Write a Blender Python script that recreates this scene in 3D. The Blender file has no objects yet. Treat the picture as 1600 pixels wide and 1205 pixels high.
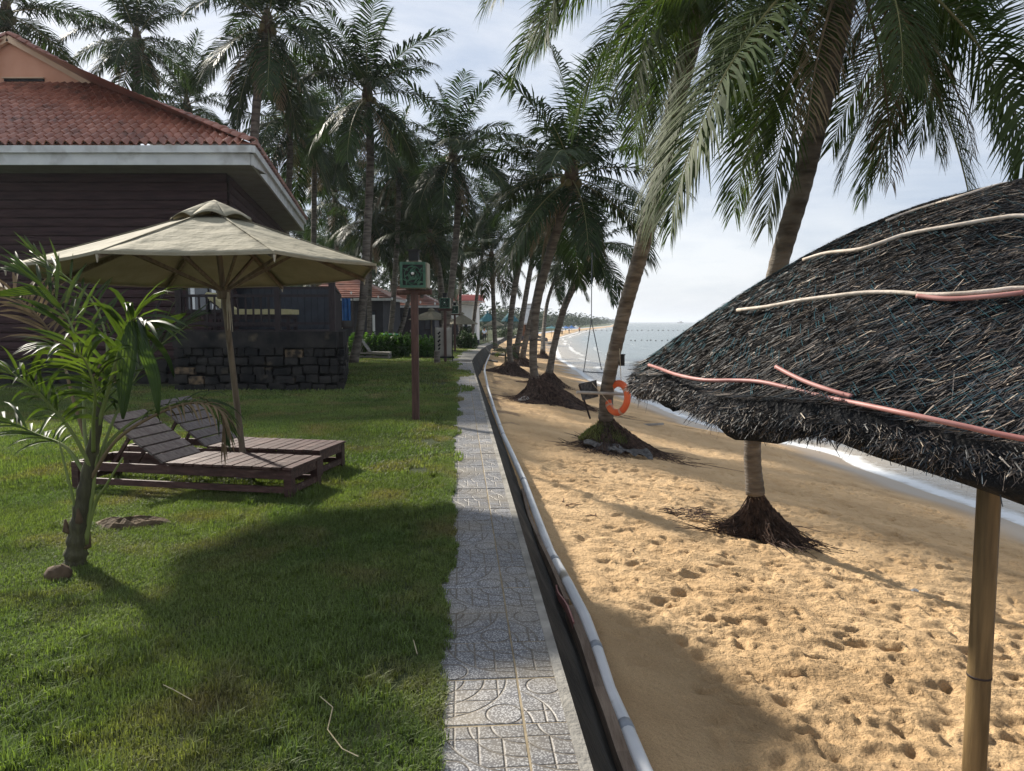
import bpy, math, random
import numpy as np
from mathutils import Vector, Matrix

C = bpy.context.scene.collection
rnd = random.Random(7)
# ------------------------------------------------------------------ camera
F, CX, CY, HC = 1130.0, 800.0, 602.5, 1.55
TH = math.atan((CY - 503.0) / F)
cam = bpy.data.cameras.new('camera'); camo = bpy.data.objects.new('camera', cam); C.objects.link(camo)
cam.sensor_fit = 'HORIZONTAL'; cam.sensor_width = 36.0; cam.lens = F / 1600.0 * 36.0
cam.clip_start = 0.05; cam.clip_end = 60000
camo.location = (0, 0, HC); camo.rotation_euler = (math.pi / 2 - TH, 0, 0)
bpy.context.scene.camera = camo
# ------------------------------------------------------------------ sky, sun, exposure
SUN_AZ, SUN_EL = math.radians(-44.0), math.radians(33.5)      # left of straight ahead, above the horizon
sc = bpy.context.scene
sc.view_settings.view_transform = 'Standard'; sc.view_settings.look = 'None'
sc.view_settings.exposure = 0.78; sc.view_settings.gamma = 1.0; sc.view_settings.use_curve_mapping = False
wd = bpy.data.worlds.new('World'); sc.world = wd; wd.use_nodes = True
wn = wd.node_tree.nodes; wl = wd.node_tree.links
bg = wn['Background']
sky = wn.new('ShaderNodeTexSky'); sky.sky_type = 'NISHITA'; sky.sun_disc = False
sky.sun_elevation = SUN_EL; sky.sun_rotation = SUN_AZ
sky.air_density = 1.0; sky.dust_density = 1.2; sky.ozone_density = 1.0
tc = wn.new('ShaderNodeTexCoord'); mp = wn.new('ShaderNodeMapping'); mp.inputs['Scale'].default_value = (1.0, 1.6, 4.5)
mp.inputs['Rotation'].default_value = (0.0, 0.25, 0.5)
n1 = wn.new('ShaderNodeTexNoise'); n1.inputs['Scale'].default_value = 1.7; n1.inputs['Detail'].default_value = 9; n1.inputs['Roughness'].default_value = 0.62
n1.inputs['Distortion'].default_value = 0.35
cr = wn.new('ShaderNodeValToRGB'); cr.color_ramp.elements[0].position = 0.36; cr.color_ramp.elements[0].color = (0.88, 0.88, 0.88, 1)
cr.color_ramp.elements[1].position = 0.70; cr.color_ramp.elements[1].color = (0.92, 0.92, 0.92, 1)
mx = wn.new('ShaderNodeMix'); mx.data_type = 'RGBA'
vr = wn.new('ShaderNodeValToRGB'); vr.color_ramp.elements[0].position = 0.38; vr.color_ramp.elements[0].color = (0.385, 0.45, 0.565, 1)
vr.color_ramp.elements[1].position = 0.66; vr.color_ramp.elements[1].color = (0.73, 0.75, 0.785, 1)
vs_ = wn.new('ShaderNodeVectorMath'); vs_.operation = 'SCALE'; vs_.inputs['Scale'].default_value = 4.9
wl.new(n1.outputs['Fac'], vr.inputs['Fac']); wl.new(vr.outputs['Color'], vs_.inputs[0]); wl.new(vs_.outputs[0], mx.inputs[7])
wl.new(tc.outputs['Generated'], mp.inputs['Vector']); wl.new(mp.outputs[0], n1.inputs['Vector'])
wl.new(n1.outputs['Fac'], cr.inputs['Fac']); wl.new(cr.outputs['Color'], mx.inputs[0])
wl.new(sky.outputs[0], mx.inputs[6]); wl.new(mx.outputs[2], bg.inputs['Color'])
bg.inputs['Strength'].default_value = 0.145
sl = bpy.data.lights.new('sun', 'SUN'); so = bpy.data.objects.new('sun', sl); C.objects.link(so)
sl.energy = 4.8; sl.angle = math.radians(3.0); sl.color = (1.0, 0.93, 0.82)
sd = Vector((math.sin(SUN_AZ) * math.cos(SUN_EL), math.cos(SUN_AZ) * math.cos(SUN_EL), math.sin(SUN_EL)))
so.rotation_euler = (-sd).to_track_quat('-Z', 'Y').to_euler(); so.location = (-20, 30, 40)

# ------------------------------------------------------------------ helpers: where things stand
_fw = np.array([0, math.cos(TH), -math.sin(TH)]); _up = np.array([0, math.sin(TH), math.cos(TH)])
def ray(px, py): return _fw * F + np.array([1., 0, 0]) * (px - CX) - _up * (py - CY)
def at(px, py, z=0.0):
    r = ray(px, py); return np.array([0, 0, HC]) + r * ((z - HC) / r[2])
def atY(px, py, Y):
    r = ray(px, py); return np.array([0, 0, HC]) + r * (Y / r[1])

def _hash(ix, iy, s):
    h = (ix.astype(np.int64) * 374761393 + iy.astype(np.int64) * 668265263 + s * 974634777) & 0xffffffff
    h = ((h ^ (h >> 13)) * 1274126177) & 0xffffffff
    return ((h ^ (h >> 16)) & 0xffff) / 65535.0
def vn(x, y, s=0):
    x = np.asarray(x, float); y = np.asarray(y, float)
    ix = np.floor(x); iy = np.floor(y); fx = x - ix; fy = y - iy
    fx = fx * fx * (3 - 2 * fx); fy = fy * fy * (3 - 2 * fy)
    a = _hash(ix, iy, s); b = _hash(ix + 1, iy, s); c = _hash(ix, iy + 1, s); d = _hash(ix + 1, iy + 1, s)
    return (a + (b - a) * fx) * (1 - fy) + (c + (d - c) * fx) * fy
def fbm(x, y, s=0, o=4):
    t = 0; a = 0.5
    for k in range(o):
        t = t + a * vn(x * 2 ** k, y * 2 ** k, s + k); a *= 0.5
    return t / (1 - 0.5 ** o)
def sstep(a, b, x):
    t = np.clip((np.asarray(x, float) - a) / (b - a), 0, 1); return t * t * (3 - 2 * t)

WY = [-12, 0, 28.5, 72, 110, 150, 246, 500, 750, 1500, 4000]
WX = [1.31, 0.45, -1.59, -2.5, -1.2, 3.0, 18.5, 67.5, 103.8, 243, 597]
SY = [-12, 5, 11, 17.2, 19.5, 21.2, 24, 28.4, 40, 64.6, 90, 137, 246, 500, 750, 1500, 4000]
SX = [9.5, 8.5, 8.0, 7.85, 7.2, 6.26, 5.8, 5.3, 4.3, 4.0, 5.2, 7.9, 22.8, 70, 106, 245, 600]
SEA = -1.7
def xw(Y): return np.interp(Y, WY, WX)
def xs(Y):
    Y = np.asarray(Y, float)
    return np.interp(Y, SY, SX) + 0.35 * (vn(Y * 0.5, Y * 0, 91) - 0.5) * np.minimum(1, 30 / (np.abs(Y) + 5))
def lawn_z(x, Y):
    Y = np.asarray(Y, float)
    return -0.9 * sstep(29, 82, Y) + 0.010 * (fbm(np.asarray(x) * 0.4, Y * 0.4, 5, 2) - 0.5) * sstep(0.5, 1.6, xw(Y) - 0.6 - np.asarray(x))
def batter(Y): return np.interp(Y, [0, 20, 40, 80], [0.30, 0.27, 0.30, 0.42])
def foot_z(Y): return np.interp(Y, [0, 18, 32, 60, 100, 200], [-0.50, -0.50, -0.70, -1.15, -1.25, -1.2])
def sand_z0(x, Y):
    x = np.asarray(x, float); Y = np.asarray(Y, float)
    a = xw(Y) + batter(Y); b = xs(Y); t = (x - a) / (b - a)
    f = foot_z(Y); z = f + (SEA - f) * np.clip(t, 0, 1) ** 1.05
    return np.where(t > 1, SEA - (x - b) * 0.09, np.where(t < 0, f, z))
def ground(x, Y):
    return float(np.where(x < xw(Y) + 0.05, lawn_z(x, Y), sand_z0(x, Y)))
def G(px, py, sand=None):
    r = ray(px, py); r = r / r[1]; o = np.array([0, 0, HC]); Y = 1.5
    for _ in range(9000):
        p = o + r * Y
        g = ground(p[0], Y) if sand is None else (float(sand_z0(p[0], Y)) if sand else float(lawn_z(p[0], Y)))
        if p[2] <= g: return np.array([p[0], Y, g])
        Y *= 1.0008
    return o + r * Y

# ------------------------------------------------------------------ helpers: meshes
class MB:
    def __init__(s): s.v = []; s.f = []
    def add(s, vs, fs):
        n = len(s.v); s.v.extend([tuple(float(c) for c in p) for p in vs]); s.f.extend([tuple(i + n for i in q) for q in fs])
    def box(s, c, size, ax=None, taper=1.0):
        c = np.array(c, float); h = np.array(size, float) / 2
        A = np.eye(3) if ax is None else np.array(ax, float)
        vs = []
        for z in (-1, 1):
            k = taper if z > 0 else 1
            for x, y in ((-1, -1), (1, -1), (1, 1), (-1, 1)):
                vs.append(c + A[0] * x * h[0] * k + A[1] * y * h[1] * k + A[2] * z * h[2])
        s.add(vs, [(3, 2, 1, 0), (4, 5, 6, 7), (0, 1, 5, 4), (1, 2, 6, 5), (2, 3, 7, 6), (3, 0, 4, 7)])
    def bar(s, a, b, w, h, upv=(0, 0, 1)):
        a = np.array(a, float); b = np.array(b, float); d = b - a; L = np.linalg.norm(d); d /= L
        u = np.array(upv, float); sd_ = np.cross(d, u); sd_ /= np.linalg.norm(sd_); u = np.cross(sd_, d)
        s.box((a + b) / 2, (L, w, h), (d, sd_, u))
    def tube(s, pts, r, n=8, cap=True):
        P = [np.array(p, float) for p in pts]; m = len(P)
        if not hasattr(r, '__len__'): r = [r] * m
        vs = []; ref = None
        for i in range(m):
            t = P[min(i + 1, m - 1)] - P[max(i - 1, 0)]; t = t / (np.linalg.norm(t) + 1e-12)
            if ref is None:
                ref = np.array([0, 0, 1.]) if abs(t[2]) < 0.9 else np.array([1., 0, 0])
            u = ref - t * (ref @ t); u /= np.linalg.norm(u) + 1e-12; w = np.cross(t, u); ref = u
            for k in range(n):
                a = 2 * math.pi * k / n; vs.append(P[i] + (u * math.cos(a) + w * math.sin(a)) * r[i])
        fs = []
        for i in range(m - 1):
            for k in range(n):
                k2 = (k + 1) % n; fs.append((i * n + k, i * n + k2, (i + 1) * n + k2, (i + 1) * n + k))
        if cap: fs.append(tuple(range(n - 1, -1, -1))); fs.append(tuple((m - 1) * n + k for k in range(n)))
        s.add(vs, fs)
    def lathe(s, prof, c=(0, 0, 0), n=16, cap=True):
        vs = []; c = np.array(c, float)
        for r, z in prof:
            for k in range(n):
                a = 2 * math.pi * k / n; vs.append(c + np.array([r * math.cos(a), r * math.sin(a), z]))
        fs = []
        for i in range(len(prof) - 1):
            for k in range(n):
                k2 = (k + 1) % n; fs.append((i * n + k, i * n + k2, (i + 1) * n + k2, (i + 1) * n + k))
        if cap: fs.append(tuple(range(n - 1, -1, -1))); m = len(prof); fs.append(tuple((m - 1) * n + k for k in range(n)))
        s.add(vs, fs)
    def mesh(s, name, m=None, smooth=False, off=None):
        me = bpy.data.meshes.new(name)
        V = np.array(s.v, float)
        if off is not None and len(V): V = V - np.array(off, float)
        me.from_pydata(V.tolist(), [], s.f); me.update()
        if m is not None: me.materials.append(m)
        if smooth: me.polygons.foreach_set('use_smooth', [True] * len(me.polygons))
        return me
def npmesh(name, V, Fq, m=None, smooth=True):
    me = bpy.data.meshes.new(name); V = np.asarray(V, np.float32); Fq = np.asarray(Fq, np.int32); k = Fq.shape[1]
    me.vertices.add(len(V)); me.vertices.foreach_set('co', V.ravel())
    me.loops.add(Fq.size); me.loops.foreach_set('vertex_index', Fq.ravel())
    me.polygons.add(len(Fq)); me.polygons.foreach_set('loop_start', np.arange(0, Fq.size, k, dtype=np.int32))
    if smooth: me.polygons.foreach_set('use_smooth', np.ones(len(Fq), bool))
    me.update(calc_edges=True); me.validate()
    if m is not None: me.materials.append(m)
    return me
def gridfaces(nr, nc):
    i = np.arange(nr - 1)[:, None] * nc + np.arange(nc - 1)[None, :]; i = i.ravel()
    return np.stack([i, i + 1, i + nc + 1, i + nc], 1)
def link(name, me, parent=None, loc=None):
    o = bpy.data.objects.new(name, me); C.objects.link(o)
    if parent is not None: o.parent = parent
    if loc is not None: o.location = [float(c) for c in loc]
    return o
def tag(o, label, cat, group=None, kind=None):
    if label: o['label'] = label
    if cat: o['category'] = cat
    if group: o['group'] = group
    if kind: o['kind'] = kind
    return o
def thing(name, label, cat, loc, group=None):
    o = bpy.data.objects.new(name, None); C.objects.link(o); o.empty_display_size = 0.1
    o.location = [float(c) for c in loc]; o['base'] = 1; del o['base']
    return tag(o, label, cat, group)
def part(name, mb, m, parent, smooth=False, world=True, label=None, kind=None):
    """child mesh; mb holds world coordinates unless world is False"""
    off = None
    if world and parent is not None:
        off = np.array(parent.location)
        p = parent.parent
        while p is not None: off = off + np.array(p.location); p = p.parent
    o = link(name, mb.mesh(name, m, smooth, off), parent)
    if label: o['label'] = label
    if kind: o['kind'] = kind
    return o
def solo(name, mb, m, label, cat, loc, smooth=False, group=None, kind=None):
    o = link(name, mb.mesh(name, m, smooth, loc), None, loc); return tag(o, label, cat, group, kind)
def copy_tree(o, parent=None, deep=0):
    c = o.copy(); C.objects.link(c)
    c.parent = parent
    for ch in [x for x in o.children]: copy_tree(ch, c, deep + 1)
    return c

# ------------------------------------------------------------------ helpers: materials
def mat(name, c1, c2=None, scale=4.0, rough=0.7, bump=0.0, bscale=20.0, spec=0.3, metal=0.0, transl=0.0, ramp=(0.35, 0.65),
        stretch=(1, 1, 1), island=0.0, c3=None, c3scale=1.0, c3ramp=(0.55, 0.7), detail=5, bdist=0.02, dist=0.0, coat=0.0, tcol=None, worldco=False):
    m = bpy.data.materials.new(name); m.use_nodes = True; N = m.node_tree.nodes; L = m.node_tree.links
    b = N['Principled BSDF']; b.inputs['Roughness'].default_value = rough; b.inputs['Metallic'].default_value = metal
    b.inputs['Specular IOR Level'].default_value = spec; b.inputs['Coat Weight'].default_value = coat
    if worldco:
        t = N.new('ShaderNodeNewGeometry'); co = t.outputs['Position']
    else:
        t = N.new('ShaderNodeTexCoord'); co = t.outputs['Object']
    mpn = N.new('ShaderNodeMapping'); mpn.inputs['Scale'].default_value = stretch; L.new(co, mpn.inputs['Vector'])
    col = None
    if c2 is not None:
        nz = N.new('ShaderNodeTexNoise'); nz.inputs['Scale'].default_value = scale; nz.inputs['Detail'].default_value = detail
        nz.inputs['Distortion'].default_value = dist
        L.new(mpn.outputs[0], nz.inputs['Vector'])
        r = N.new('ShaderNodeValToRGB'); r.color_ramp.elements[0].position = ramp[0]; r.color_ramp.elements[1].position = ramp[1]
        r.color_ramp.elements[0].color = (*c1, 1); r.color_ramp.elements[1].color = (*c2, 1)
        L.new(nz.outputs['Fac'], r.inputs['Fac']); col = r.outputs['Color']
    else:
        rg = N.new('ShaderNodeRGB'); rg.outputs[0].default_value = (*c1, 1); col = rg.outputs[0]
    if c3 is not None:
        nz = N.new('ShaderNodeTexNoise'); nz.inputs['Scale'].default_value = c3scale; nz.inputs['Detail'].default_value = 6
        L.new(mpn.outputs[0], nz.inputs['Vector'])
        r = N.new('ShaderNodeMapRange'); r.inputs[1].default_value = c3ramp[0]; r.inputs[2].default_value = c3ramp[1]
        L.new(nz.outputs['Fac'], r.inputs[0])
        mm = N.new('ShaderNodeMix'); mm.data_type = 'RGBA'; L.new(r.outputs[0], mm.inputs[0]); L.new(col, mm.inputs[6]); mm.inputs[7].default_value = (*c3, 1)
        col = mm.outputs[2]
    if island:
        g = N.new('ShaderNodeNewGeometry'); r = N.new('ShaderNodeMapRange'); r.inputs[3].default_value = 1 - island; r.inputs[4].default_value = 1 + island
        L.new(g.outputs['Random Per Island'], r.inputs[0])
        oi = N.new('ShaderNodeObjectInfo'); r2 = N.new('ShaderNodeMapRange'); r2.inputs[3].default_value = 1 - island * 0.5; r2.inputs[4].default_value = 1 + island * 0.5
        L.new(oi.outputs['Random'], r2.inputs[0])
        mu = N.new('ShaderNodeMath'); mu.operation = 'MULTIPLY'; L.new(r.outputs[0], mu.inputs[0]); L.new(r2.outputs[0], mu.inputs[1])
        vm = N.new('ShaderNodeVectorMath'); vm.operation = 'SCALE'; L.new(col, vm.inputs[0]); L.new(mu.outputs[0], vm.inputs['Scale']); col = vm.outputs[0]
    L.new(col, b.inputs['Base Color'])
    nrm = None
    if bump:
        nz = N.new('ShaderNodeTexNoise'); nz.inputs['Scale'].default_value = bscale; nz.inputs['Detail'].default_value = 5
        L.new(mpn.outputs[0], nz.inputs['Vector'])
        bp = N.new('ShaderNodeBump'); bp.inputs['Strength'].default_value = bump; bp.inputs['Distance'].default_value = bdist
        L.new(nz.outputs['Fac'], bp.inputs['Height']); L.new(bp.outputs[0], b.inputs['Normal']); nrm = bp.outputs[0]
    if transl:
        tr = N.new('ShaderNodeBsdfTranslucent'); ms = N.new('ShaderNodeMixShader'); ms.inputs[0].default_value = transl
        if tcol:
            hs = N.new('ShaderNodeMix'); hs.data_type = 'RGBA'; hs.blend_type = 'MULTIPLY'; hs.inputs[0].default_value = 1.0
            L.new(col, hs.inputs[6]); hs.inputs[7].default_value = (*tcol, 1); L.new(hs.outputs[2], tr.inputs['Color'])
        else: L.new(col, tr.inputs['Color'])
        L.new(b.outputs[0], ms.inputs[1]); L.new(tr.outputs[0], ms.inputs[2]); L.new(ms.outputs[0], N['Material Output'].inputs['Surface'])
    return m

M = {}
M['leaf'] = mat('palm_leaf', (0.032, 0.052, 0.017), (0.060, 0.080, 0.026), 1.5, rough=0.62, spec=0.14, transl=0.28, island=0.30, tcol=(1.6, 1.9, 0.8))
M['leafdark'] = mat('palm_leaf_far', (0.016, 0.031, 0.011), (0.033, 0.052, 0.017), 1.5, rough=0.55, spec=0.2, transl=0.28, island=0.30, tcol=(1.5, 1.8, 0.8))
M['leafdry'] = mat('palm_leaf_dry', (0.16, 0.11, 0.06), (0.26, 0.19, 0.11), 2, rough=0.7, transl=0.25, island=0.3)
M['rachis'] = mat('frond_rib', (0.14, 0.15, 0.05), (0.20, 0.17, 0.07), 3, rough=0.5)
M['trunk'] = mat('palm_bark', (0.085, 0.070, 0.055), (0.20, 0.175, 0.145), 3.0, rough=0.9, bump=0.9, bscale=9, stretch=(1, 1, 4), bdist=0.03, c3=(0.045, 0.04, 0.032), c3scale=2.2)
M['nut'] = mat('coconut_husk', (0.10, 0.11, 0.03), (0.16, 0.12, 0.05), 3, rough=0.5)
M['fibre'] = mat('palm_fibre', (0.055, 0.036, 0.022), (0.12, 0.082, 0.05), 8, rough=0.9, bump=0.6)
M['root'] = mat('palm_roots', (0.028, 0.018, 0.015), (0.12, 0.08, 0.062), 12, rough=0.95, bump=1.0, bscale=40, island=0.5)
M['grassb'] = mat('grass_blade', (0.095, 0.138, 0.044), (0.150, 0.185, 0.060), 0.9, rough=0.55, spec=0.25, transl=0.35, island=0.45, worldco=True,
                  c3=(0.20, 0.165, 0.085), c3scale=1.3, c3ramp=(0.50, 0.72), tcol=(1.5, 1.7, 0.6))
M['lawn'] = mat('lawn_ground', (0.044, 0.060, 0.020), (0.075, 0.090, 0.032), 2.2, rough=0.95, bump=1.0, bscale=70, c3=(0.12, 0.095, 0.05), c3scale=0.9, c3ramp=(0.58, 0.74), worldco=True, bdist=0.03)
M['sand'] = None
M['conc'] = mat('old_concrete', (0.20, 0.19, 0.17), (0.36, 0.34, 0.30), 6, rough=0.9, bump=0.5, bscale=60, c3=(0.08, 0.075, 0.06), c3scale=3)
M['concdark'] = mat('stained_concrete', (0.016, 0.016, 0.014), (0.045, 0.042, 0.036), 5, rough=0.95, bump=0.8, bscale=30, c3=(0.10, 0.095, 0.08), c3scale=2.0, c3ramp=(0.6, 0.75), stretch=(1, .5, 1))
M['pvc'] = mat('white_pipe', (0.62, 0.64, 0.66), (0.74, 0.75, 0.76), 3, rough=0.45, c3=(0.30, 0.27, 0.22), c3scale=3.5, c3ramp=(0.62, 0.72), worldco=True)
M['pvcgrey'] = mat('grey_coupling', (0.30, 0.33, 0.37), rough=0.5)
M['plank'] = mat('weathered_plank', (0.15, 0.105, 0.075), (0.26, 0.20, 0.15), 5, rough=0.85, bump=0.5, bscale=25, stretch=(6, .6, 6), island=0.15)
M['pinkp'] = mat('pink_plastic', (0.30, 0.125, 0.11), (0.42, 0.21, 0.185), 9, rough=0.5)
M['creamp'] = mat('cream_pole', (0.42, 0.35, 0.28), (0.58, 0.50, 0.42), 9, rough=0.65, bump=0.4)
M['bamboo'] = mat('bamboo_pole', (0.080, 0.052, 0.022), (0.20, 0.135, 0.062), 3.5, rough=0.5, spec=0.35, stretch=(8, 8, .7), c3=(0.05, 0.035, 0.02), c3scale=2.4, bump=0.1)
M['thatchbase'] = mat('thatch_base', (0.006, 0.007, 0.009), (0.018, 0.017, 0.017), 25, rough=0.95, bump=1, bscale=60)
M['canvas'] = mat('beige_canvas', (0.27, 0.245, 0.17), (0.32, 0.29, 0.21), 6, rough=0.85, bump=0.7, bscale=5, transl=0.10, bdist=0.06, c3=(0.27, 0.25, 0.18), c3scale=1.4)
M['polewood'] = mat('grey_pole_wood', (0.10, 0.075, 0.052), (0.19, 0.15, 0.105), 4, rough=0.6, stretch=(8, 8, 1))
M['redwood'] = mat('dark_red_wood', (0.040, 0.018, 0.016), (0.085, 0.042, 0.036), 5, rough=0.55, bump=0.3, bscale=30, stretch=(1, 6, 6), island=0.35, c3=(0.20, 0.15, 0.13), c3scale=2.5, c3ramp=(0.60, 0.80))
M['redwoodgrey'] = mat('sun_bleached_slats', (0.085, 0.065, 0.062), (0.17, 0.145, 0.14), 5, rough=0.5, stretch=(1, 6, 6), island=0.15, bump=0.2)
M['postwood'] = mat('brown_post', (0.060, 0.030, 0.024), (0.115, 0.062, 0.05), 6, rough=0.7, stretch=(5, 5, .7), bump=0.4)
M['green'] = mat('green_cast_panel', (0.030, 0.085, 0.055), (0.06, 0.14, 0.09), 14, rough=0.5)
M['black'] = mat('black_paint', (0.012, 0.012, 0.012), rough=0.6)
M['lampside'] = mat('lamp_side', (0.30, 0.28, 0.22), (0.40, 0.38, 0.31), 8, rough=0.7)
M['tile'] = mat('clay_roof_tile', (0.22, 0.078, 0.050), (0.35, 0.150, 0.100), 2.2, rough=0.36, spec=0.6, island=0.30, bump=0.2, c3=(0.09, 0.045, 0.035), c3scale=1.6, c3ramp=(0.58, 0.75), worldco=True)
M['fascia'] = mat('white_fascia', (0.55, 0.55, 0.54), (0.64, 0.64, 0.62), 3, rough=0.6, c3=(0.30, 0.28, 0.25), c3scale=2.5, c3ramp=(0.52, 0.8))
M['soffit'] = mat('soffit_board', (0.24, 0.23, 0.21), (0.30, 0.29, 0.27), 3, rough=0.8)
M['gable'] = mat('salmon_plaster', (0.60, 0.30, 0.19), (0.66, 0.35, 0.23), 2, rough=0.9)
M['barge'] = mat('cream_barge', (0.60, 0.42, 0.28), (0.66, 0.47, 0.32), 3, rough=0.8)
M['logwall'] = mat('dark_log_board', (0.030, 0.014, 0.016), (0.058, 0.029, 0.030), 3, rough=0.8, bump=0.8, bscale=8, stretch=(.5, 3, 5), island=0.15, bdist=0.03)
M['stone'] = mat('dark_stone', (0.009, 0.009, 0.010), (0.034, 0.031, 0.028), 3.0, rough=0.9, bump=1, bscale=12, worldco=True, c3=(0.10, 0.08, 0.055), c3scale=2.1, c3ramp=(0.62, 0.74))
M['mortar'] = mat('black_mortar', (0.005, 0.005, 0.005), (0.014, 0.013, 0.013), 6, rough=0.95, bump=1, bscale=20)
M['darkwood'] = mat('dark_deck_wood', (0.016, 0.011, 0.012), (0.034, 0.024, 0.025), 5, rough=0.7, stretch=(5, 5, 1), island=0.2)
M['slate'] = mat('slate_blue_board', (0.020, 0.024, 0.031), (0.034, 0.040, 0.050), 5, rough=0.6, island=0.12)
M['glass'] = mat('window_glass', (0.05, 0.06, 0.07), rough=0.08, spec=0.8)
M['cushion'] = mat('khaki_cushion', (0.38, 0.34, 0.18), (0.46, 0.41, 0.23), 6, rough=0.9)
M['greywood'] = mat('bleached_grey_wood', (0.26, 0.245, 0.22), (0.38, 0.36, 0.33), 6, rough=0.8, island=0.15)
M['hedge'] = mat('hedge_leaf', (0.035, 0.085, 0.015), (0.08, 0.16, 0.03), 1.2, rough=0.45, transl=0.35, island=0.4, worldco=True, tcol=(1.5, 1.7, .6))
M['bush'] = mat('bush_leaf', (0.03, 0.06, 0.02), (0.06, 0.10, 0.03), 1.2, rough=0.5, transl=0.3, island=0.4, worldco=True)
M['farwood'] = mat('far_tree_leaf', (0.022, 0.040, 0.020), (0.045, 0.066, 0.030), 0.35, rough=0.7, transl=0.2, island=0.35, worldco=True)
M['orange'] = mat('orange_ring', (0.62, 0.10, 0.035), (0.70, 0.15, 0.05), 3, rough=0.5)
M['white'] = mat('white_paint', (0.70, 0.70, 0.69), (0.78, 0.78, 0.76), 3, rough=0.6)
M['teal'] = mat('teal_canvas', (0.02, 0.095, 0.11), (0.03, 0.13, 0.15), 3, rough=0.8)
M['blue'] = mat('blue_cloth', (0.02, 0.09, 0.28), (0.05, 0.16, 0.40), 3, rough=0.8)
M['rope'] = mat('pale_rope', (0.36, 0.32, 0.24), (0.46, 0.42, 0.33), 20, rough=0.9)
M['roperope'] = mat('dark_rope', (0.10, 0.11, 0.12), rough=0.9)
M['skin'] = mat('skin_tone', (0.28, 0.15, 0.09), rough=0.6)
M['hair'] = mat('black_hair', (0.012, 0.010, 0.009), rough=0.6)
M['shirt'] = mat('pale_blue_shirt', (0.42, 0.50, 0.64), (0.48, 0.56, 0.70), 5, rough=0.8)
M['trousers'] = mat('dark_trousers', (0.02, 0.02, 0.025), rough=0.8)
M['sheet'] = mat('grey_plastic_sheet', (0.035, 0.035, 0.037), (0.12, 0.118, 0.115), 22, rough=0.6, bump=0.5, bscale=8)
M['cloth'] = mat('grey_banner_cloth', (0.30, 0.28, 0.24), (0.38, 0.36, 0.31), 2, rough=0.9)
M['redroof'] = mat('pink_roof_sheet', (0.50, 0.20, 0.18), (0.58, 0.27, 0.24), 2, rough=0.6)
M['brownwall'] = mat('brown_wall', (0.16, 0.07, 0.035), (0.22, 0.10, 0.05), 2, rough=0.8)
M['charcoal'] = mat('charcoal_wall', (0.035, 0.035, 0.042), (0.055, 0.055, 0.065), 2, rough=0.8)
M['twig'] = mat('dry_twig', (0.13, 0.075, 0.05), (0.22, 0.14, 0.09), 6, rough=0.9)
M['straw'] = mat('straw_litter', (0.32, 0.27, 0.16), (0.42, 0.36, 0.24), 6, rough=0.9)
M['rock'] = mat('dark_rock', (0.05, 0.045, 0.04), (0.13, 0.12, 0.105), 2, rough=0.9, bump=1, bscale=6)
M['soil'] = mat('bare_soil', (0.07, 0.05, 0.032), (0.14, 0.10, 0.06), 10, rough=0.95, bump=1, bscale=40)
M['stem'] = mat('young_palm_stem', (0.045, 0.040, 0.025), (0.085, 0.080, 0.040), 5, rough=0.7, stretch=(6, 6, 1), bump=0.6)
M['yleaf'] = mat('young_palm_leaf', (0.024, 0.048, 0.018), (0.052, 0.082, 0.026), 2.5, rough=0.50, spec=0.30, transl=0.42, island=0.42, tcol=(2.2, 2.1, 0.55))
M['ystem'] = mat('young_palm_rib', (0.13, 0.17, 0.05), (0.19, 0.22, 0.07), 4, rough=0.4)
M['farland'] = mat('far_ground', (0.06, 0.085, 0.03), (0.12, 0.12, 0.06), 0.05, rough=0.95, worldco=True)

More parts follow.
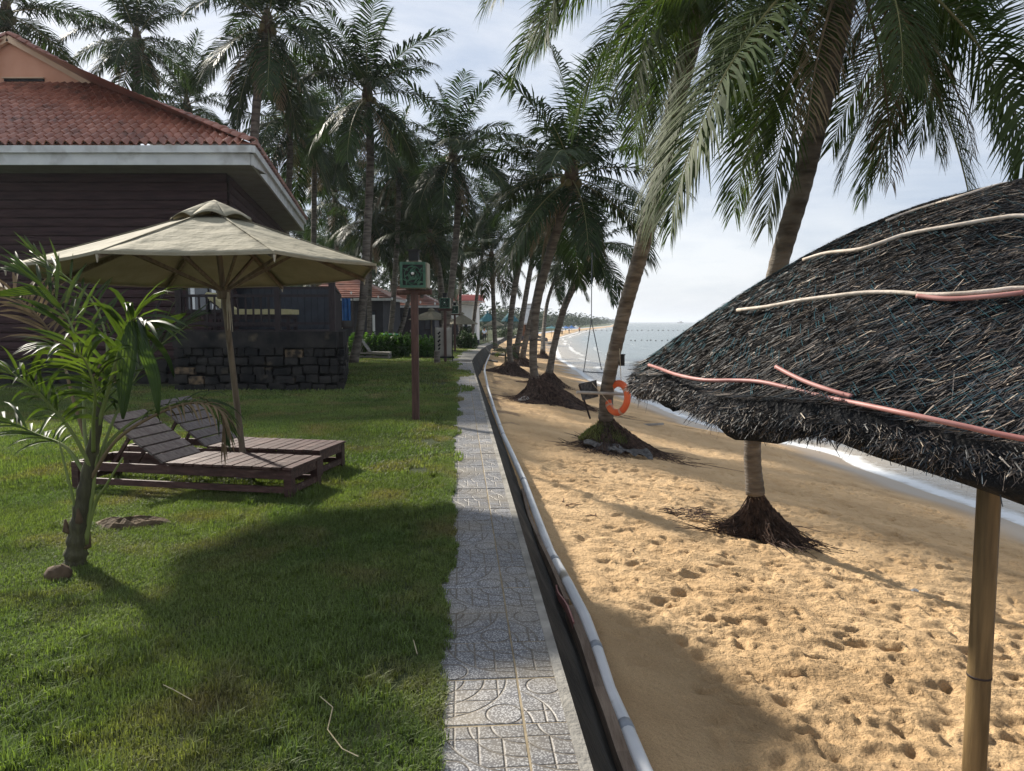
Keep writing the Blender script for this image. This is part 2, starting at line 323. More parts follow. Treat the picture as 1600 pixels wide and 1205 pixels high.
def sand_material():
    m = bpy.data.materials.new('beach_sand'); m.use_nodes = True; N = m.node_tree.nodes; L = m.node_tree.links; b = N['Principled BSDF']
    g = N.new('ShaderNodeNewGeometry')
    a = N.new('ShaderNodeAttribute'); a.attribute_name = 'wet'
    nz = N.new('ShaderNodeTexNoise'); nz.inputs['Scale'].default_value = 1.3; nz.inputs['Detail'].default_value = 8; L.new(g.outputs['Position'], nz.inputs['Vector'])
    r = N.new('ShaderNodeValToRGB'); r.color_ramp.elements[0].position = 0.3; r.color_ramp.elements[1].position = 0.7
    r.color_ramp.elements[0].color = (0.50, 0.33, 0.172, 1); r.color_ramp.elements[1].color = (0.65, 0.45, 0.25, 1); L.new(nz.outputs['Fac'], r.inputs['Fac'])
    n2 = N.new('ShaderNodeTexNoise'); n2.inputs['Scale'].default_value = 160; n2.inputs['Detail'].default_value = 2; L.new(g.outputs['Position'], n2.inputs['Vector'])
    mr = N.new('ShaderNodeMapRange'); mr.inputs[1].default_value = 0.3; mr.inputs[2].default_value = 0.7; mr.inputs[3].default_value = 0.82; mr.inputs[4].default_value = 1.16
    L.new(n2.outputs['Fac'], mr.inputs[0])
    vm = N.new('ShaderNodeVectorMath'); vm.operation = 'SCALE'; L.new(r.outputs[0], vm.inputs[0]); L.new(mr.outputs[0], vm.inputs['Scale'])
    mx = N.new('ShaderNodeMix'); mx.data_type = 'RGBA'; L.new(a.outputs['Fac'], mx.inputs[0]); L.new(vm.outputs[0], mx.inputs[6]); mx.inputs[7].default_value = (0.27, 0.20, 0.125, 1)
    d = N.new('ShaderNodeAttribute'); d.attribute_name = 'litter'
    m2 = N.new('ShaderNodeMix'); m2.data_type = 'RGBA'; L.new(d.outputs['Fac'], m2.inputs[0]); L.new(mx.outputs[2], m2.inputs[6]); m2.inputs[7].default_value = (0.17, 0.115, 0.075, 1)
    L.new(m2.outputs[2], b.inputs['Base Color'])
    rr = N.new('ShaderNodeMapRange'); rr.inputs[3].default_value = 0.95; rr.inputs[4].default_value = 0.38; L.new(a.outputs['Fac'], rr.inputs[0]); L.new(rr.outputs[0], b.inputs['Roughness'])
    b.inputs['Specular IOR Level'].default_value = 0.25
    n3 = N.new('ShaderNodeTexNoise'); n3.inputs['Scale'].default_value = 26; n3.inputs['Detail'].default_value = 9; n3.inputs['Roughness'].default_value = 0.6; L.new(g.outputs['Position'], n3.inputs['Vector'])
    bs = N.new('ShaderNodeMapRange'); bs.inputs[3].default_value = 0.85; bs.inputs[4].default_value = 0.04; L.new(a.outputs['Fac'], bs.inputs[0])
    bp = N.new('ShaderNodeBump'); bp.inputs['Distance'].default_value = 0.045; L.new(bs.outputs[0], bp.inputs['Strength']); L.new(n3.outputs['Fac'], bp.inputs['Height']); L.new(bp.outputs[0], b.inputs['Normal'])
    return m
M['sand'] = sand_material()

def sea_material():
    m = bpy.data.materials.new('sea_water'); m.use_nodes = True; N = m.node_tree.nodes; L = m.node_tree.links; b = N['Principled BSDF']
    g = N.new('ShaderNodeNewGeometry'); a = N.new('ShaderNodeAttribute'); a.attribute_name = 'foam'; s = N.new('ShaderNodeAttribute'); s.attribute_name = 'shallow'
    mp_ = N.new('ShaderNodeMapping'); mp_.inputs['Scale'].default_value = (0.6, 1.0, 1); mp_.inputs['Rotation'].default_value = (0, 0, 0.35); L.new(g.outputs['Position'], mp_.inputs[0])
    n1 = N.new('ShaderNodeTexNoise'); n1.inputs['Scale'].default_value = 0.9; n1.inputs['Detail'].default_value = 7; n1.inputs['Roughness'].default_value = 0.6; L.new(mp_.outputs[0], n1.inputs['Vector'])
    bp = N.new('ShaderNodeBump'); bp.inputs['Strength'].default_value = 0.5; bp.inputs['Distance'].default_value = 0.25; L.new(n1.outputs['Fac'], bp.inputs['Height'])
    L.new(bp.outputs[0], b.inputs['Normal'])
    c0 = N.new('ShaderNodeMix'); c0.data_type = 'RGBA'; L.new(s.outputs['Fac'], c0.inputs[0]); c0.inputs[6].default_value = (0.10, 0.135, 0.135, 1); c0.inputs[7].default_value = (0.30, 0.25, 0.18, 1)
    n2 = N.new('ShaderNodeTexNoise'); n2.inputs['Scale'].default_value = 3.0; n2.inputs['Detail'].default_value = 8; n2.inputs['Roughness'].default_value = 0.7; L.new(g.outputs['Position'], n2.inputs['Vector'])
    ad = N.new('ShaderNodeMath'); ad.operation = 'ADD'; L.new(a.outputs['Fac'], ad.inputs[0]); L.new(n2.outputs['Fac'], ad.inputs[1])
    r = N.new('ShaderNodeMapRange'); r.inputs[1].default_value = 0.86; r.inputs[2].default_value = 1.30; L.new(ad.outputs[0], r.inputs[0])
    c1 = N.new('ShaderNodeMix'); c1.data_type = 'RGBA'; L.new(r.outputs[0], c1.inputs[0]); L.new(c0.outputs[2], c1.inputs[6]); c1.inputs[7].default_value = (0.72, 0.74, 0.75, 1)
    L.new(c1.outputs[2], b.inputs['Base Color'])
    ro = N.new('ShaderNodeMapRange'); ro.inputs[3].default_value = 0.22; ro.inputs[4].default_value = 0.8; L.new(r.outputs[0], ro.inputs[0]); L.new(ro.outputs[0], b.inputs['Roughness'])
    b.inputs['IOR'].default_value = 1.33
    return m
M['sea'] = sea_material()

def paving_material():
    """terrazzo paving slab: pale chips in grey, with pressed arcs and straight grooves, in the slab's own coordinates"""
    m = bpy.data.materials.new('terrazzo_slab'); m.use_nodes = True; N = m.node_tree.nodes; L = m.node_tree.links; b = N['Principled BSDF']
    def V(op, a, bb=None, c=None):
        n = N.new('ShaderNodeMath'); n.operation = op
        for i, x in enumerate((a, bb, c)):
            if x is None: continue
            if isinstance(x, (int, float)): n.inputs[i].default_value = x
            else: L.new(x, n.inputs[i])
        return n.outputs[0]
    t = N.new('ShaderNodeTexCoord'); sp = N.new('ShaderNodeSeparateXYZ'); L.new(t.outputs['Object'], sp.inputs[0]); T = 0.36
    u = V('DIVIDE', V('ADD', sp.outputs[0], T / 2), T); v = V('DIVIDE', V('ADD', sp.outputs[1], T / 2), T)
    def line(d, w=0.019): return V('SUBTRACT', 1.0, V('SMOOTH_MIN', 1.0, V('DIVIDE', V('ABSOLUTE', d), w), 0.1))
    # distance from corner (1,1): nested arcs
    du = V('SUBTRACT', 1.0, u); dv = V('SUBTRACT', 1.0, v)
    rr = V('SQRT', V('ADD', V('MULTIPLY', du, du), V('MULTIPLY', dv, dv)))
    g = None
    for R in (0.36, 0.60, 0.86):
        l = line(V('SUBTRACT', rr, R)); g = l if g is None else V('MAXIMUM', g, l)
    # small ring
    r2 = V('SQRT', V('ADD', V('POWER', V('SUBTRACT', u, 0.20), 2.0), V('POWER', V('SUBTRACT', v, 0.20), 2.0)))
    g = V('MAXIMUM', g, line(V('SUBTRACT', r2, 0.20)))
    inside = V('LESS_THAN', rr, 0.86)
    for q in (0.25, 0.5, 0.75):
        g = V('MAXIMUM', g, V('MULTIPLY', line(V('SUBTRACT', u, q)), V('MULTIPLY', inside, V('GREATER_THAN', rr, 0.36))))
        if q != 0.5: g = V('MAXIMUM', g, V('MULTIPLY', line(V('SUBTRACT', v, q)), inside))
    g = V('MAXIMUM', g, 0.0)
    vo = N.new('ShaderNodeTexVoronoi'); vo.inputs['Scale'].default_value = 120; L.new(t.outputs['Object'], vo.inputs['Vector'])
    r = N.new('ShaderNodeValToRGB'); r.color_ramp.elements[0].color = (0.46, 0.46, 0.46, 1); r.color_ramp.elements[0].position = 0.25
    r.color_ramp.elements[1].color = (0.12, 0.12, 0.13, 1); r.color_ramp.elements[1].position = 0.55; L.new(vo.outputs['Distance'], r.inputs['Fac'])
    gp = N.new('ShaderNodeNewGeometry'); nz = N.new('ShaderNodeTexNoise'); nz.inputs['Scale'].default_value = 2.5; nz.inputs['Detail'].default_value = 6; L.new(gp.outputs['Position'], nz.inputs['Vector'])
    dr = N.new('ShaderNodeMapRange'); dr.inputs[1].default_value = 0.42; dr.inputs[2].default_value = 0.8; dr.inputs[4].default_value = 0.7; L.new(nz.outputs['Fac'], dr.inputs[0])
    c1 = N.new('ShaderNodeMix'); c1.data_type = 'RGBA'; L.new(dr.outputs[0], c1.inputs[0]); L.new(r.outputs[0], c1.inputs[6]); c1.inputs[7].default_value = (0.30, 0.25, 0.17, 1)
    oi = N.new('ShaderNodeObjectInfo'); om = N.new('ShaderNodeMapRange'); om.inputs[3].default_value = .72; om.inputs[4].default_value = 1.08; L.new(oi.outputs['Random'], om.inputs[0]); ov = N.new('ShaderNodeVectorMath'); ov.operation = 'SCALE'; L.new(c1.outputs[2], ov.inputs[0]); L.new(om.outputs[0], ov.inputs['Scale'])
    c2 = N.new('ShaderNodeMix'); c2.data_type = 'RGBA'; L.new(V('MULTIPLY', g, 0.85), c2.inputs[0]); L.new(ov.outputs[0], c2.inputs[6]); c2.inputs[7].default_value = (0.12, 0.095, 0.065, 1)
    L.new(c2.outputs[2], b.inputs['Base Color']); b.inputs['Roughness'].default_value = 0.55
    bp = N.new('ShaderNodeBump'); bp.invert = True; bp.inputs['Strength'].default_value = 0.9; bp.inputs['Distance'].default_value = 0.006; L.new(g, bp.inputs['Height']); L.new(bp.outputs[0], b.inputs['Normal'])
    return m
M['paver'] = paving_material()

def thatch_material():
    m = bpy.data.materials.new('thatch_straw'); m.use_nodes = True; N = m.node_tree.nodes; L = m.node_tree.links; b = N['Principled BSDF']
    g = N.new('ShaderNodeNewGeometry'); r = N.new('ShaderNodeValToRGB'); L.new(g.outputs['Random Per Island'], r.inputs['Fac'])
    e = r.color_ramp.elements; e[0].position = 0; e[0].color = (0.010, 0.011, 0.013, 1); e[1].position = 1; e[1].color = (0.40, 0.33, 0.25, 1)
    for p, c in ((0.38, (0.024, 0.023, 0.025, 1)), (0.54, (0.018, 0.036, 0.050, 1)), (0.62, (0.045, 0.038, 0.035, 1)), (0.86, (0.095, 0.076, 0.063, 1)), (0.95, (0.22, 0.175, 0.14, 1))):
        x = e.new(p); x.color = c
    nz = N.new('ShaderNodeTexNoise'); nz.inputs['Scale'].default_value = 2.2; nz.inputs['Detail'].default_value = 4; L.new(g.outputs['Position'], nz.inputs['Vector'])
    mr = N.new('ShaderNodeMapRange'); mr.inputs[1].default_value = 0.35; mr.inputs[2].default_value = 0.65; mr.inputs[3].default_value = 0.55; mr.inputs[4].default_value = 1.7; L.new(nz.outputs['Fac'], mr.inputs[0])
    vm = N.new('ShaderNodeVectorMath'); vm.operation = 'SCALE'; L.new(r.outputs[0], vm.inputs[0]); L.new(mr.outputs[0], vm.inputs['Scale'])
    L.new(vm.outputs[0], b.inputs['Base Color']); b.inputs['Roughness'].default_value = 0.55; b.inputs['Specular IOR Level'].default_value = 0.35
    return m
M['thatch'] = thatch_material()
M['net'] = mat('teal_net_cord', (0.012, 0.055, 0.075), (0.02, 0.085, 0.10), 6, rough=0.6)

# ================================================================== THE SETTING
def setting(name, me, label=None):
    o = link(name, me); o['kind'] = 'structure'
    if label: o['label'] = label
    return o
# ---- beach sand: one sheet from the wall's foot to under the water
ys = [-9.0]
while ys[-1] < 1.6: ys.append(ys[-1] + 0.12)
while ys[-1] < 13: ys.append(ys[-1] + 0.021)
while ys[-1] < 1600: ys.append(ys[-1] * 1.0042 if ys[-1] < 60 else ys[-1] * 1.02)
ys = np.array(ys)
ss = list(np.arange(0, 9.6, 0.022)) + list(9.6 + np.cumsum(0.05 * 1.06 ** np.arange(70)))
ss = np.array(ss)
YY = np.repeat(ys[:, None], len(ss), 1)
scale = np.clip(YY / 13, 1, None)
wid = np.where(YY > 20, np.clip((xs(YY) - xw(YY) + 6) / 9.0, 0.3, None), 1.0)
XX = (xw(YY) + batter(YY) - 0.05) + ss[None, :] * np.where(YY > 20, wid, 1.0)
ZZ = sand_z0(XX, YY)
dsh = xs(YY) - XX                                   # metres from the water's edge
dry = sstep(.9, 1.8, dsh + 0.5 * (vn(YY * 0.7, XX * 0.2, 3) - 0.5))
edge = sstep(0.0, 0.25, XX - xw(YY) - batter(YY) + 0.05)
near = np.clip(1.5 - YY / 55, 0.2, 1)
def ridged(x, y, s): return 1 - np.abs(2 * vn(x, y, s) - 1)
lump = 0.10 * (fbm(XX * 0.75, YY * 0.75, 11, 3) - 0.5) + 0.055 * (fbm(XX * 2.3 + 1.5 * vn(XX, YY, 4), YY * 3.2, 21, 3) - 0.5) + 0.045 * (ridged(XX * 3.6, YY * 5.5, 31) - 0.5) * vn(XX * 0.9, YY * 0.9, 8)
lump += 0.034 * (ridged(XX * 5.5 + 2 * vn(XX * 2, YY * 2, 6), YY * 9, 43) - 0.5) * sstep(.3, .7, vn(XX * 1.3, YY * 1.7, 9)) + 0.02 * (fbm(XX * 9, YY * 13, 41, 2) - 0.5)
ZZ = ZZ + lump * dry * near * (0.3 + 0.7 * edge)
ZZ = ZZ + 0.09 * np.exp(-((XX - xw(YY) - batter(YY)) / 0.35) ** 2) * fbm(YY * 0.6, YY * 0, 77, 3) * near * 0.8
r2 = np.random.default_rng(5)
nf = 8500
fx = r2.uniform(0.3, 8.2, nf); fy = 1.6 + 26 * r2.random(nf) ** 1.35
fa = r2.normal(0.5, 0.7, nf); fl = r2.uniform(0.05, 0.13, nf); fwid = r2.uniform(0.022, 0.055, nf); fd = r2.uniform(0.003, 0.022, nf)
for i in range(nf):
    x0 = xw(fy[i]) + 0.45 + fx[i]
    if xs(fy[i]) - x0 < 1.2: continue
    j0, j1 = np.searchsorted(ys, (fy[i] - 0.32, fy[i] + 0.32))
    row = XX[(j0 + j1) // 2]; k0, k1 = np.searchsorted(row, (x0 - 0.34, x0 + 0.34))
    if j1 <= j0 or k1 <= k0: continue
    dx = XX[j0:j1, k0:k1] - x0; dy = YY[j0:j1, k0:k1] - fy[i]; ca, sa = math.cos(fa[i]), math.sin(fa[i])
    a = (dx * ca + dy * sa) / fl[i]; b = (-dx * sa + dy * ca) / fwid[i]; q = a * a + b * b
    ZZ[j0:j1, k0:k1] += fd[i] * (-np.exp(-q ** 1.5 * 0.9) + 0.45 * np.exp(-((np.sqrt(q) - 1.35) / 0.33) ** 2) * (0.6 + 0.4 * np.sign(a)))
V = np.stack([XX, YY, ZZ], -1).reshape(-1, 3)
me = npmesh('sand', V, gridfaces(len(ys), len(ss)), M['sand'])
wet = 1 - sstep(0.4, 1.35, dsh + 0.6 * (vn(YY * 0.6, XX * 0, 3) - 0.5) * np.clip(YY / 12, 0.6, 3))
litter = sstep(0.55, 0.75, fbm(XX * 1.7, YY * 1.1, 55, 4)) * (1 - sstep(0.3, 1.6, XX - xw(YY) - batter(YY))) * sstep(9, 14, YY) * (1 - sstep(30, 80, YY)) * 0.8
for nm, ar in (('wet', wet), ('litter', litter)):
    at_ = me.attributes.new(nm, 'FLOAT', 'POINT'); at_.data.foreach_set('value', ar.ravel().astype(np.float32))
setting('beach_sand', me)
# ---- sea: one sheet out to the horizon
yr = list(np.arange(-9, 12, 0.22))
while yr[-1] < 60: yr.append(yr[-1] * 1.010)
while yr[-1] < 40000: yr.append(yr[-1] * 1.05)
yr = np.array(yr)
dr_ = list(np.arange(-1.2, 14, 0.16)); st_ = 0.16
while dr_[-1] < 40000: st_ *= 1.085; dr_.append(dr_[-1] + st_)
dr_ = np.array(dr_)
SYY = np.repeat(yr[:, None], len(dr_), 1); SXX = xs(SYY) + dr_[None, :]
dd = np.repeat(dr_[None, :], len(yr), 0)
swell = 0.05 * np.sin(dd * 1.5 + 2.2 * vn(SYY * 0.10, dd * 0.1, 61) * 3) * np.exp(-np.clip(dd, 0, None) / 25) + 0.06 * (fbm(SXX * 0.5, SYY * 0.5, 66, 3) - 0.5)
lap = sstep(0, 1.5, dd)
SZZ = SEA + np.where(dd < 300, swell * lap, 0)
me = npmesh('sea', np.stack([SXX, SYY, SZZ], -1).reshape(-1, 3), gridfaces(len(yr), len(dr_)), M['sea'])
nn = vn(SYY * 0.22, dd * 0.15, 71); n3_ = fbm(SYY * 0.9, dd * 1.4, 72, 3)
foam = 0.62 * np.exp(-((dd - 0.22) / 0.22) ** 2) + 0.52 * np.exp(-((dd - 1.3 - 1.6 * nn) / 0.40) ** 2) * (n3_ > 0.35) + 0.5 * np.exp(-((dd - 4.2 - 2.4 * nn) / 0.45) ** 2) * sstep(0.4, 0.55, vn(SYY * 0.3, dd * 0.1, 75)) + 0.44 * np.exp(-((dd - 9 - 3 * nn) / 0.6) ** 2) * sstep(0.5, 0.6, vn(SYY * 0.25, dd * 0.1, 79))
foam += 0.22 * (1 - sstep(0.3, 3.0, dd)) + 0.1 * (1 - sstep(2, 9, dd))
foam = np.where(SYY > 400, 0, foam)
shal = 1 - sstep(-0.2, 7.0, dd)
for nm, ar in (('foam', foam), ('shallow', shal)):
    at_ = me.attributes.new(nm, 'FLOAT', 'POINT'); at_.data.foreach_set('value', ar.ravel().astype(np.float32))
setting('sea', me)
# ---- lawn and the land behind it: one sheet that reaches the horizon
yl = np.array(list(np.arange(-9, 30, 0.3)) + list(30 * 1.05 ** np.arange(1, 150)))
ul = np.array([0, .1, .3, .54] + list(np.arange(0.8, 14, 0.35)) + list(14 * 1.13 ** np.arange(1, 66)))
LY = np.repeat(yl[:, None], len(ul), 1); LX = xw(LY) - 0.005 - ul[None, :]
LZ = lawn_z(LX, LY) - 0.03 * (1 - sstep(0.5, 0.56, xw(LY) - LX)) - 0.0
me = npmesh('lawn', np.stack([LX, LY, LZ], -1).reshape(-1, 3)[:, :], gridfaces(len(yl), len(ul))[:, ::-1], M['lawn'])
setting('lawn', me)

# ---- promenade path: kerb bed, then slab after slab in two columns
path = bpy.data.objects.new('path', None); C.objects.link(path); path['kind'] = 'structure'
T = 0.36
th = math.atan(-0.0716); cdir = np.array([math.sin(th), math.cos(th), 0]); ndir = np.array([math.cos(th), -math.sin(th), 0])
mb = MB()                                           # bed and the concrete strip at its outer edge
def strip(mb, ylist, off0, off1, z0, z1, zfun=None):
    for y0, y1 in zip(ylist[:-1], ylist[1:]):
        q = []
        for (y, o, z) in ((y0, off0, z0), (y0, off1, z0), (y1, off1, z0), (y1, off0, z0), (y0, off0, z1), (y0, off1, z1), (y1, off1, z1), (y1, off0, z1)):
            zz = float(lawn_z(0, y)) if y > 29 else 0.0
            q.append((float(xw(y)) + o, y, zz + z))
        mb.add(q, [(4, 5, 6, 7), (0, 1, 5, 4), (1, 2, 6, 5), (2, 3, 7, 6), (3, 0, 4, 7)])
strip(mb, [-6, 28.5], -0.60, -0.045, -0.1, -0.004)
part('mortar_bed', mb, mat('sandy_mortar', (0.20, 0.16, 0.10), (0.32, 0.26, 0.17), 12, rough=0.95, bump=0.4), path)
mb = MB(); yk = list(np.arange(-6, 28.6, 1.5)); strip(mb, yk, -0.045, 0.0, -0.1, 0.010)
part('kerb_edge', mb, M['conc'], path)
mb = MB(); strip(mb, [28.51, 33, 38, 44, 50, 58, 66, 72, 80, 90, 100, 110, 125, 150], -0.80, 0.0, -0.2, 0.03)
part('concrete_walkway', mb, M['conc'], path)
mb = MB(); mb.box((float(xw(28.5)) - 0.42, 28.45, 0.0), (1.0, 0.12, 0.09)); part('step', mb, M['conc'], path)
def slab_mesh(w0, w1, name):
    mb = MB(); g = 0.004; e = 0.004; h = 0.03
    x0, x1, y0, y1 = w0 + g, w1 - g, -T / 2 + g, T / 2 - g
    mb.add([(x0, y0, -h), (x1, y0, -h), (x1, y1, -h), (x0, y1, -h), (x0, y0, -e), (x1, y0, -e), (x1, y1, -e), (x0, y1, -e),
            (x0 + e, y0 + e, 0), (x1 - e, y0 + e, 0), (x1 - e, y1 - e, 0), (x0 + e, y1 - e, 0)],
           [(8, 9, 10, 11), (4, 5, 9, 8), (5, 6, 10, 9), (6, 7, 11, 10), (7, 4, 8, 11), (0, 1, 5, 4), (1, 2, 6, 5), (2, 3, 7, 6), (3, 0, 4, 7)])
    return mb.mesh(name, M['paver'])
full = slab_mesh(-T / 2, T / 2, 'paving_slab'); half = slab_mesh(0, T / 2, 'paving_slab_cut')
flip = slab_mesh(-T / 2, 0, 'paving_slab_cut_b')
y = -1.5; k = 0; base = np.array([0.45, 0, 0])
ph0 = 0.052
while y < 28.2:
    d = y + ph0; p = base + cdir * d / math.cos(th) * 1.0
    p = np.array([float(xw(d)), d, 0])
    for col in (0, 1):
        if col == 0:
            o = link('paving_slab', full, path); c = p - ndir * (0.045 + 0.165 + T / 2); rot = (k % 2) * -math.pi / 2 + math.pi / 2
        else:
            me_, s_ = (half, 1) if k % 2 else (flip, -1)
            o = link('paving_slab', me_, path); rot = 0 if s_ > 0 else math.pi
            c = p - ndir * (0.045 + 0.165 + 0.001)
            rot = 0 if s_ > 0 else math.pi
        if col == 1: rot += 0
        o.location = (c[0], c[1], 0.0 + rnd.uniform(-0.0018, 0.0022)); o.rotation_euler = (rnd.uniform(-.003, .003), rnd.uniform(-.003, .003), -th * -1 * -1 + rot + rnd.uniform(-.004, .004))
    y += T; k += 1

# ---- battered sea wall
mb = MB(); yw = list(np.arange(-6, 28.5, 0.5)) + [28.5] + list(np.linspace(30, 150, 60))
V = []; nx = 7
for y_ in yw:
    zt = -0.002 if y_ <= 29 else float(lawn_z(0, y_)); zb = float(foot_z(y_)) - 0.35
    for i in range(nx):
        t = i / (nx - 1); nz_ = 0.02 * (float(vn(y_ * 3, t * 9, 17)) - 0.5) if 0 < i < nx - 1 else 0
        V.append((float(xw(y_)) + 0.002 + t * float(batter(y_)) * (zt - zb) / (zt - zb - 0.35) + nz_, y_, zt + (zb - zt) * t))
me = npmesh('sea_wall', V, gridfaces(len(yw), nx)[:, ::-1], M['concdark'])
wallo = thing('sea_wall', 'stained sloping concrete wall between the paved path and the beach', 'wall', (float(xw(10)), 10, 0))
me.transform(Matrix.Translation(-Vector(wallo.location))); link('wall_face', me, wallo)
for y_, s_ in ((60, 1), (82, 1), (95, 1)):            # pale buttress strips on the far bend
    mb = MB(); zt = float(lawn_z(0, y_)); x_ = float(xw(y_)); b_ = float(batter(y_)); zf = float(foot_z(y_))
    mb.bar((x_ + 0.03, y_, zt + 0.02), (x_ + b_ * 1.15 + .1, y_, zf), 0.35, 0.10, (1, 0, 0.3)); part('buttress', mb, M['conc'], wallo)

# ================================================================== THINGS ALONG THE WALL
# long white pipe
pp = [(1018, 1230), (1006, 1205), (979, 1140), (952, 1079), (934, 1020), (915, 967), (888, 913), (860, 863), (838, 805), (818, 750), (801, 712), (787, 682), (772, 640), (762, 605), (757, 580)]
P3 = [at(px, py, -0.34) for px, py in pp]
P3 = [np.array([0.75, 1.0, -0.34])] + P3
Pd = []
for a, b in zip(P3[:-1], P3[1:]):
    for t in np.linspace(0, 1, 5)[:-1]: Pd.append(a + (b - a) * t)
Pd.append(P3[-1]); e = P3[-1]
for y_ in (36, 42, 48, 54): Pd.append(np.array([float(xw(y_)) + float(batter(y_)) + 0.12, y_, float(foot_z(y_)) + 0.2 - 0.05]))
pt = thing('drain_pipe', 'long white plastic pipe running along the foot of the sea wall', 'pipe', Pd[5])
mb = MB(); mb.tube(Pd, 0.037, 12); part('pipe', mb, M['pvc'], pt, True)
def along(pts, y_):
    for a, b in zip(pts[:-1], pts[1:]):
        if a[1] <= y_ <= b[1]:
            t = (y_ - a[1]) / (b[1] - a[1]); return a + (b - a) * t, (b - a) / np.linalg.norm(b - a)
for y_ in (3.22, 4.05, 5.6, 8.5, 12.0):
    c, d = along(Pd, y_); mb = MB(); mb.tube([c - d * 0.035, c + d * 0.035], 0.0395, 12); part('coupling', mb, M['pvcgrey'], pt, True)
# timber planks leaning beside it, with a torn pink edging
def plankpts(off, z, y0, y1, n=14): return [np.array([float(xw(y_)) + off + 0.012 * math.sin(y_ * 2.1 + off * 30), y_, z + 0.008 * math.sin(y_ * 1.7)]) for y_ in np.linspace(y0, y1, n)]
PL = [at(978, 1230, -0.30), at(967, 1160, -0.30), at(938, 1050, -0.30), at(915, 975, -0.30), at(893, 920, -0.30), at(862, 855, -0.30), at(838, 800, -0.30)]
for j, (off, y0, y1, w_, hh, lab) in enumerate(((0.0, 1.6, 4.6, 0.055, 0.09, 'weathered grey-brown plank on edge beside the nearest white pipe'), (0.02, 4.7, 7.9, 0.03, 0.09, 'pale weathered plank on edge further along the white pipe'))):
    mb = MB(); ysamp = np.linspace(y0, y1, 12); pts = []
    for y_ in ysamp:
        c = along(Pd, y_)
        pts.append((c[0] if c else Pd[0]) + np.array([-0.072 - 0.008 * math.sin(y_ * 3), 0, 0.008 * math.sin(y_ * 2.3 + j)]))
    for i in range(len(pts) - 1): mb.bar(pts[i], pts[i + 1] + (pts[i + 1] - pts[i]) * 0.004, w_, hh)
    solo('plank', mb, M['plank'], lab, 'plank', pts[0])
for j, (y0, y1, lab) in enumerate(((4.3, 5.0, 'torn pink plastic strip sticking up between sea wall and plank'),)):
    mb = MB(); pts = []
    for t in np.linspace(0, 1, 9):
        y_ = y0 + (y1 - y0) * t; c, d = along(Pd, y_); pts.append(c + np.array([-0.10 - 0.02 * math.sin(t * 3.1) - 0.01 * j, 0, 0.03 - 0.05 * j + 0.03 * math.sin(t * 5)]))
    for i in range(8): mb.bar(pts[i], pts[i + 1], 0.010, 0.05)
    solo('edging_strip', mb, M['pinkp'], lab, 'strip', pts[0])
# twigs on the sand beside the path
def twig(px, py, n, spread, label, seed, s=0.25, m='twig'):
    c = G(px, py); rr = random.Random(seed); mb = MB()
    for i in range(n):
        a = rr.uniform(0, 6.28); l = rr.uniform(0.4, 1) * s; q = c + np.array([rr.uniform(-spread, spread), rr.uniform(-spread, spread), 0.02]); pts = [q]
        for k in range(5):
            a += rr.uniform(-.5, .5); q = q + np.array([math.cos(a), math.sin(a), rr.uniform(-.12, .14)]) * l / 5; q[2] = max(q[2], ground(q[0], q[1]) + 0.012); pts.append(q)
        mb.tube(pts, [0.005, 0.005, 0.004, 0.004, 0.003, 0.002], 5)
    solo('twig', mb, M[m], label, 'twig', c)
twig(866, 790, 9, 0.22, 'tangle of dry brown twigs on the sand right of the bend in the white pipe', 1, 0.35)
twig(1072, 803, 60, 0.24, 'flat mat of loose roots on the sand left of the nearest palm', 11, 0.3, 'root')
twig(912, 806, 4, 0.15, 'few thin twigs on the sand a little right of the twig tangle', 2, 0.3)
twig(990, 865, 1, 0.01, 'single dark twig on the sand in front of the nearest palm', 3, 0.2)
twig(965, 1062, 3, 0.05, 'reddish twigs on the sand next to the pipe coupling', 4, 0.28)
twig(945, 1020, 2, 0.04, 'thin sprout of twigs close against the white pipe', 5, 0.2)
twig(925, 955, 1, 0.01, 'short twig on shaded sand beside the pipe', 6, 0.2)
twig(1350, 965, 1, 0.01, 'small twig lying on sunlit sand right of the large shadow', 8, 0.15)
for px, py, lab, sd_ in ((1430, 925, 'small white scrap on the footprinted sand near the bamboo post', 1), (1020, 666, 'pale stick lying on flat sand towards the water', 2), (818, 628, 'white crumpled rubbish on the sand below the leaning palms', 3)):
    c = G(px, py); mb = MB(); s = 0.035 if sd_ == 1 else (0.03 if sd_ == 2 else 0.18)
    if sd_ == 2: mb.bar(c + np.array([-.28, 0, .03]), c + np.array([.28, .05, .05]), 0.05, 0.05)
    else:
        rr = random.Random(sd_)
        mb.lathe([(s * .6, -.01), (s, s * .25), (s * .7, s * .6), (s * .15, s * .75)], c, 9)
        mb.v = [(x + rr.uniform(-.3, .3) * s, y_ + rr.uniform(-.3, .3) * s, z + rr.uniform(-.1, .2) * s) for x, y_, z in mb.v]
    solo('litter' if sd_ != 2 else 'driftwood', mb, M['white'] if sd_ != 2 else M['greywood'], lab, 'litter' if sd_ != 2 else 'driftwood', c)

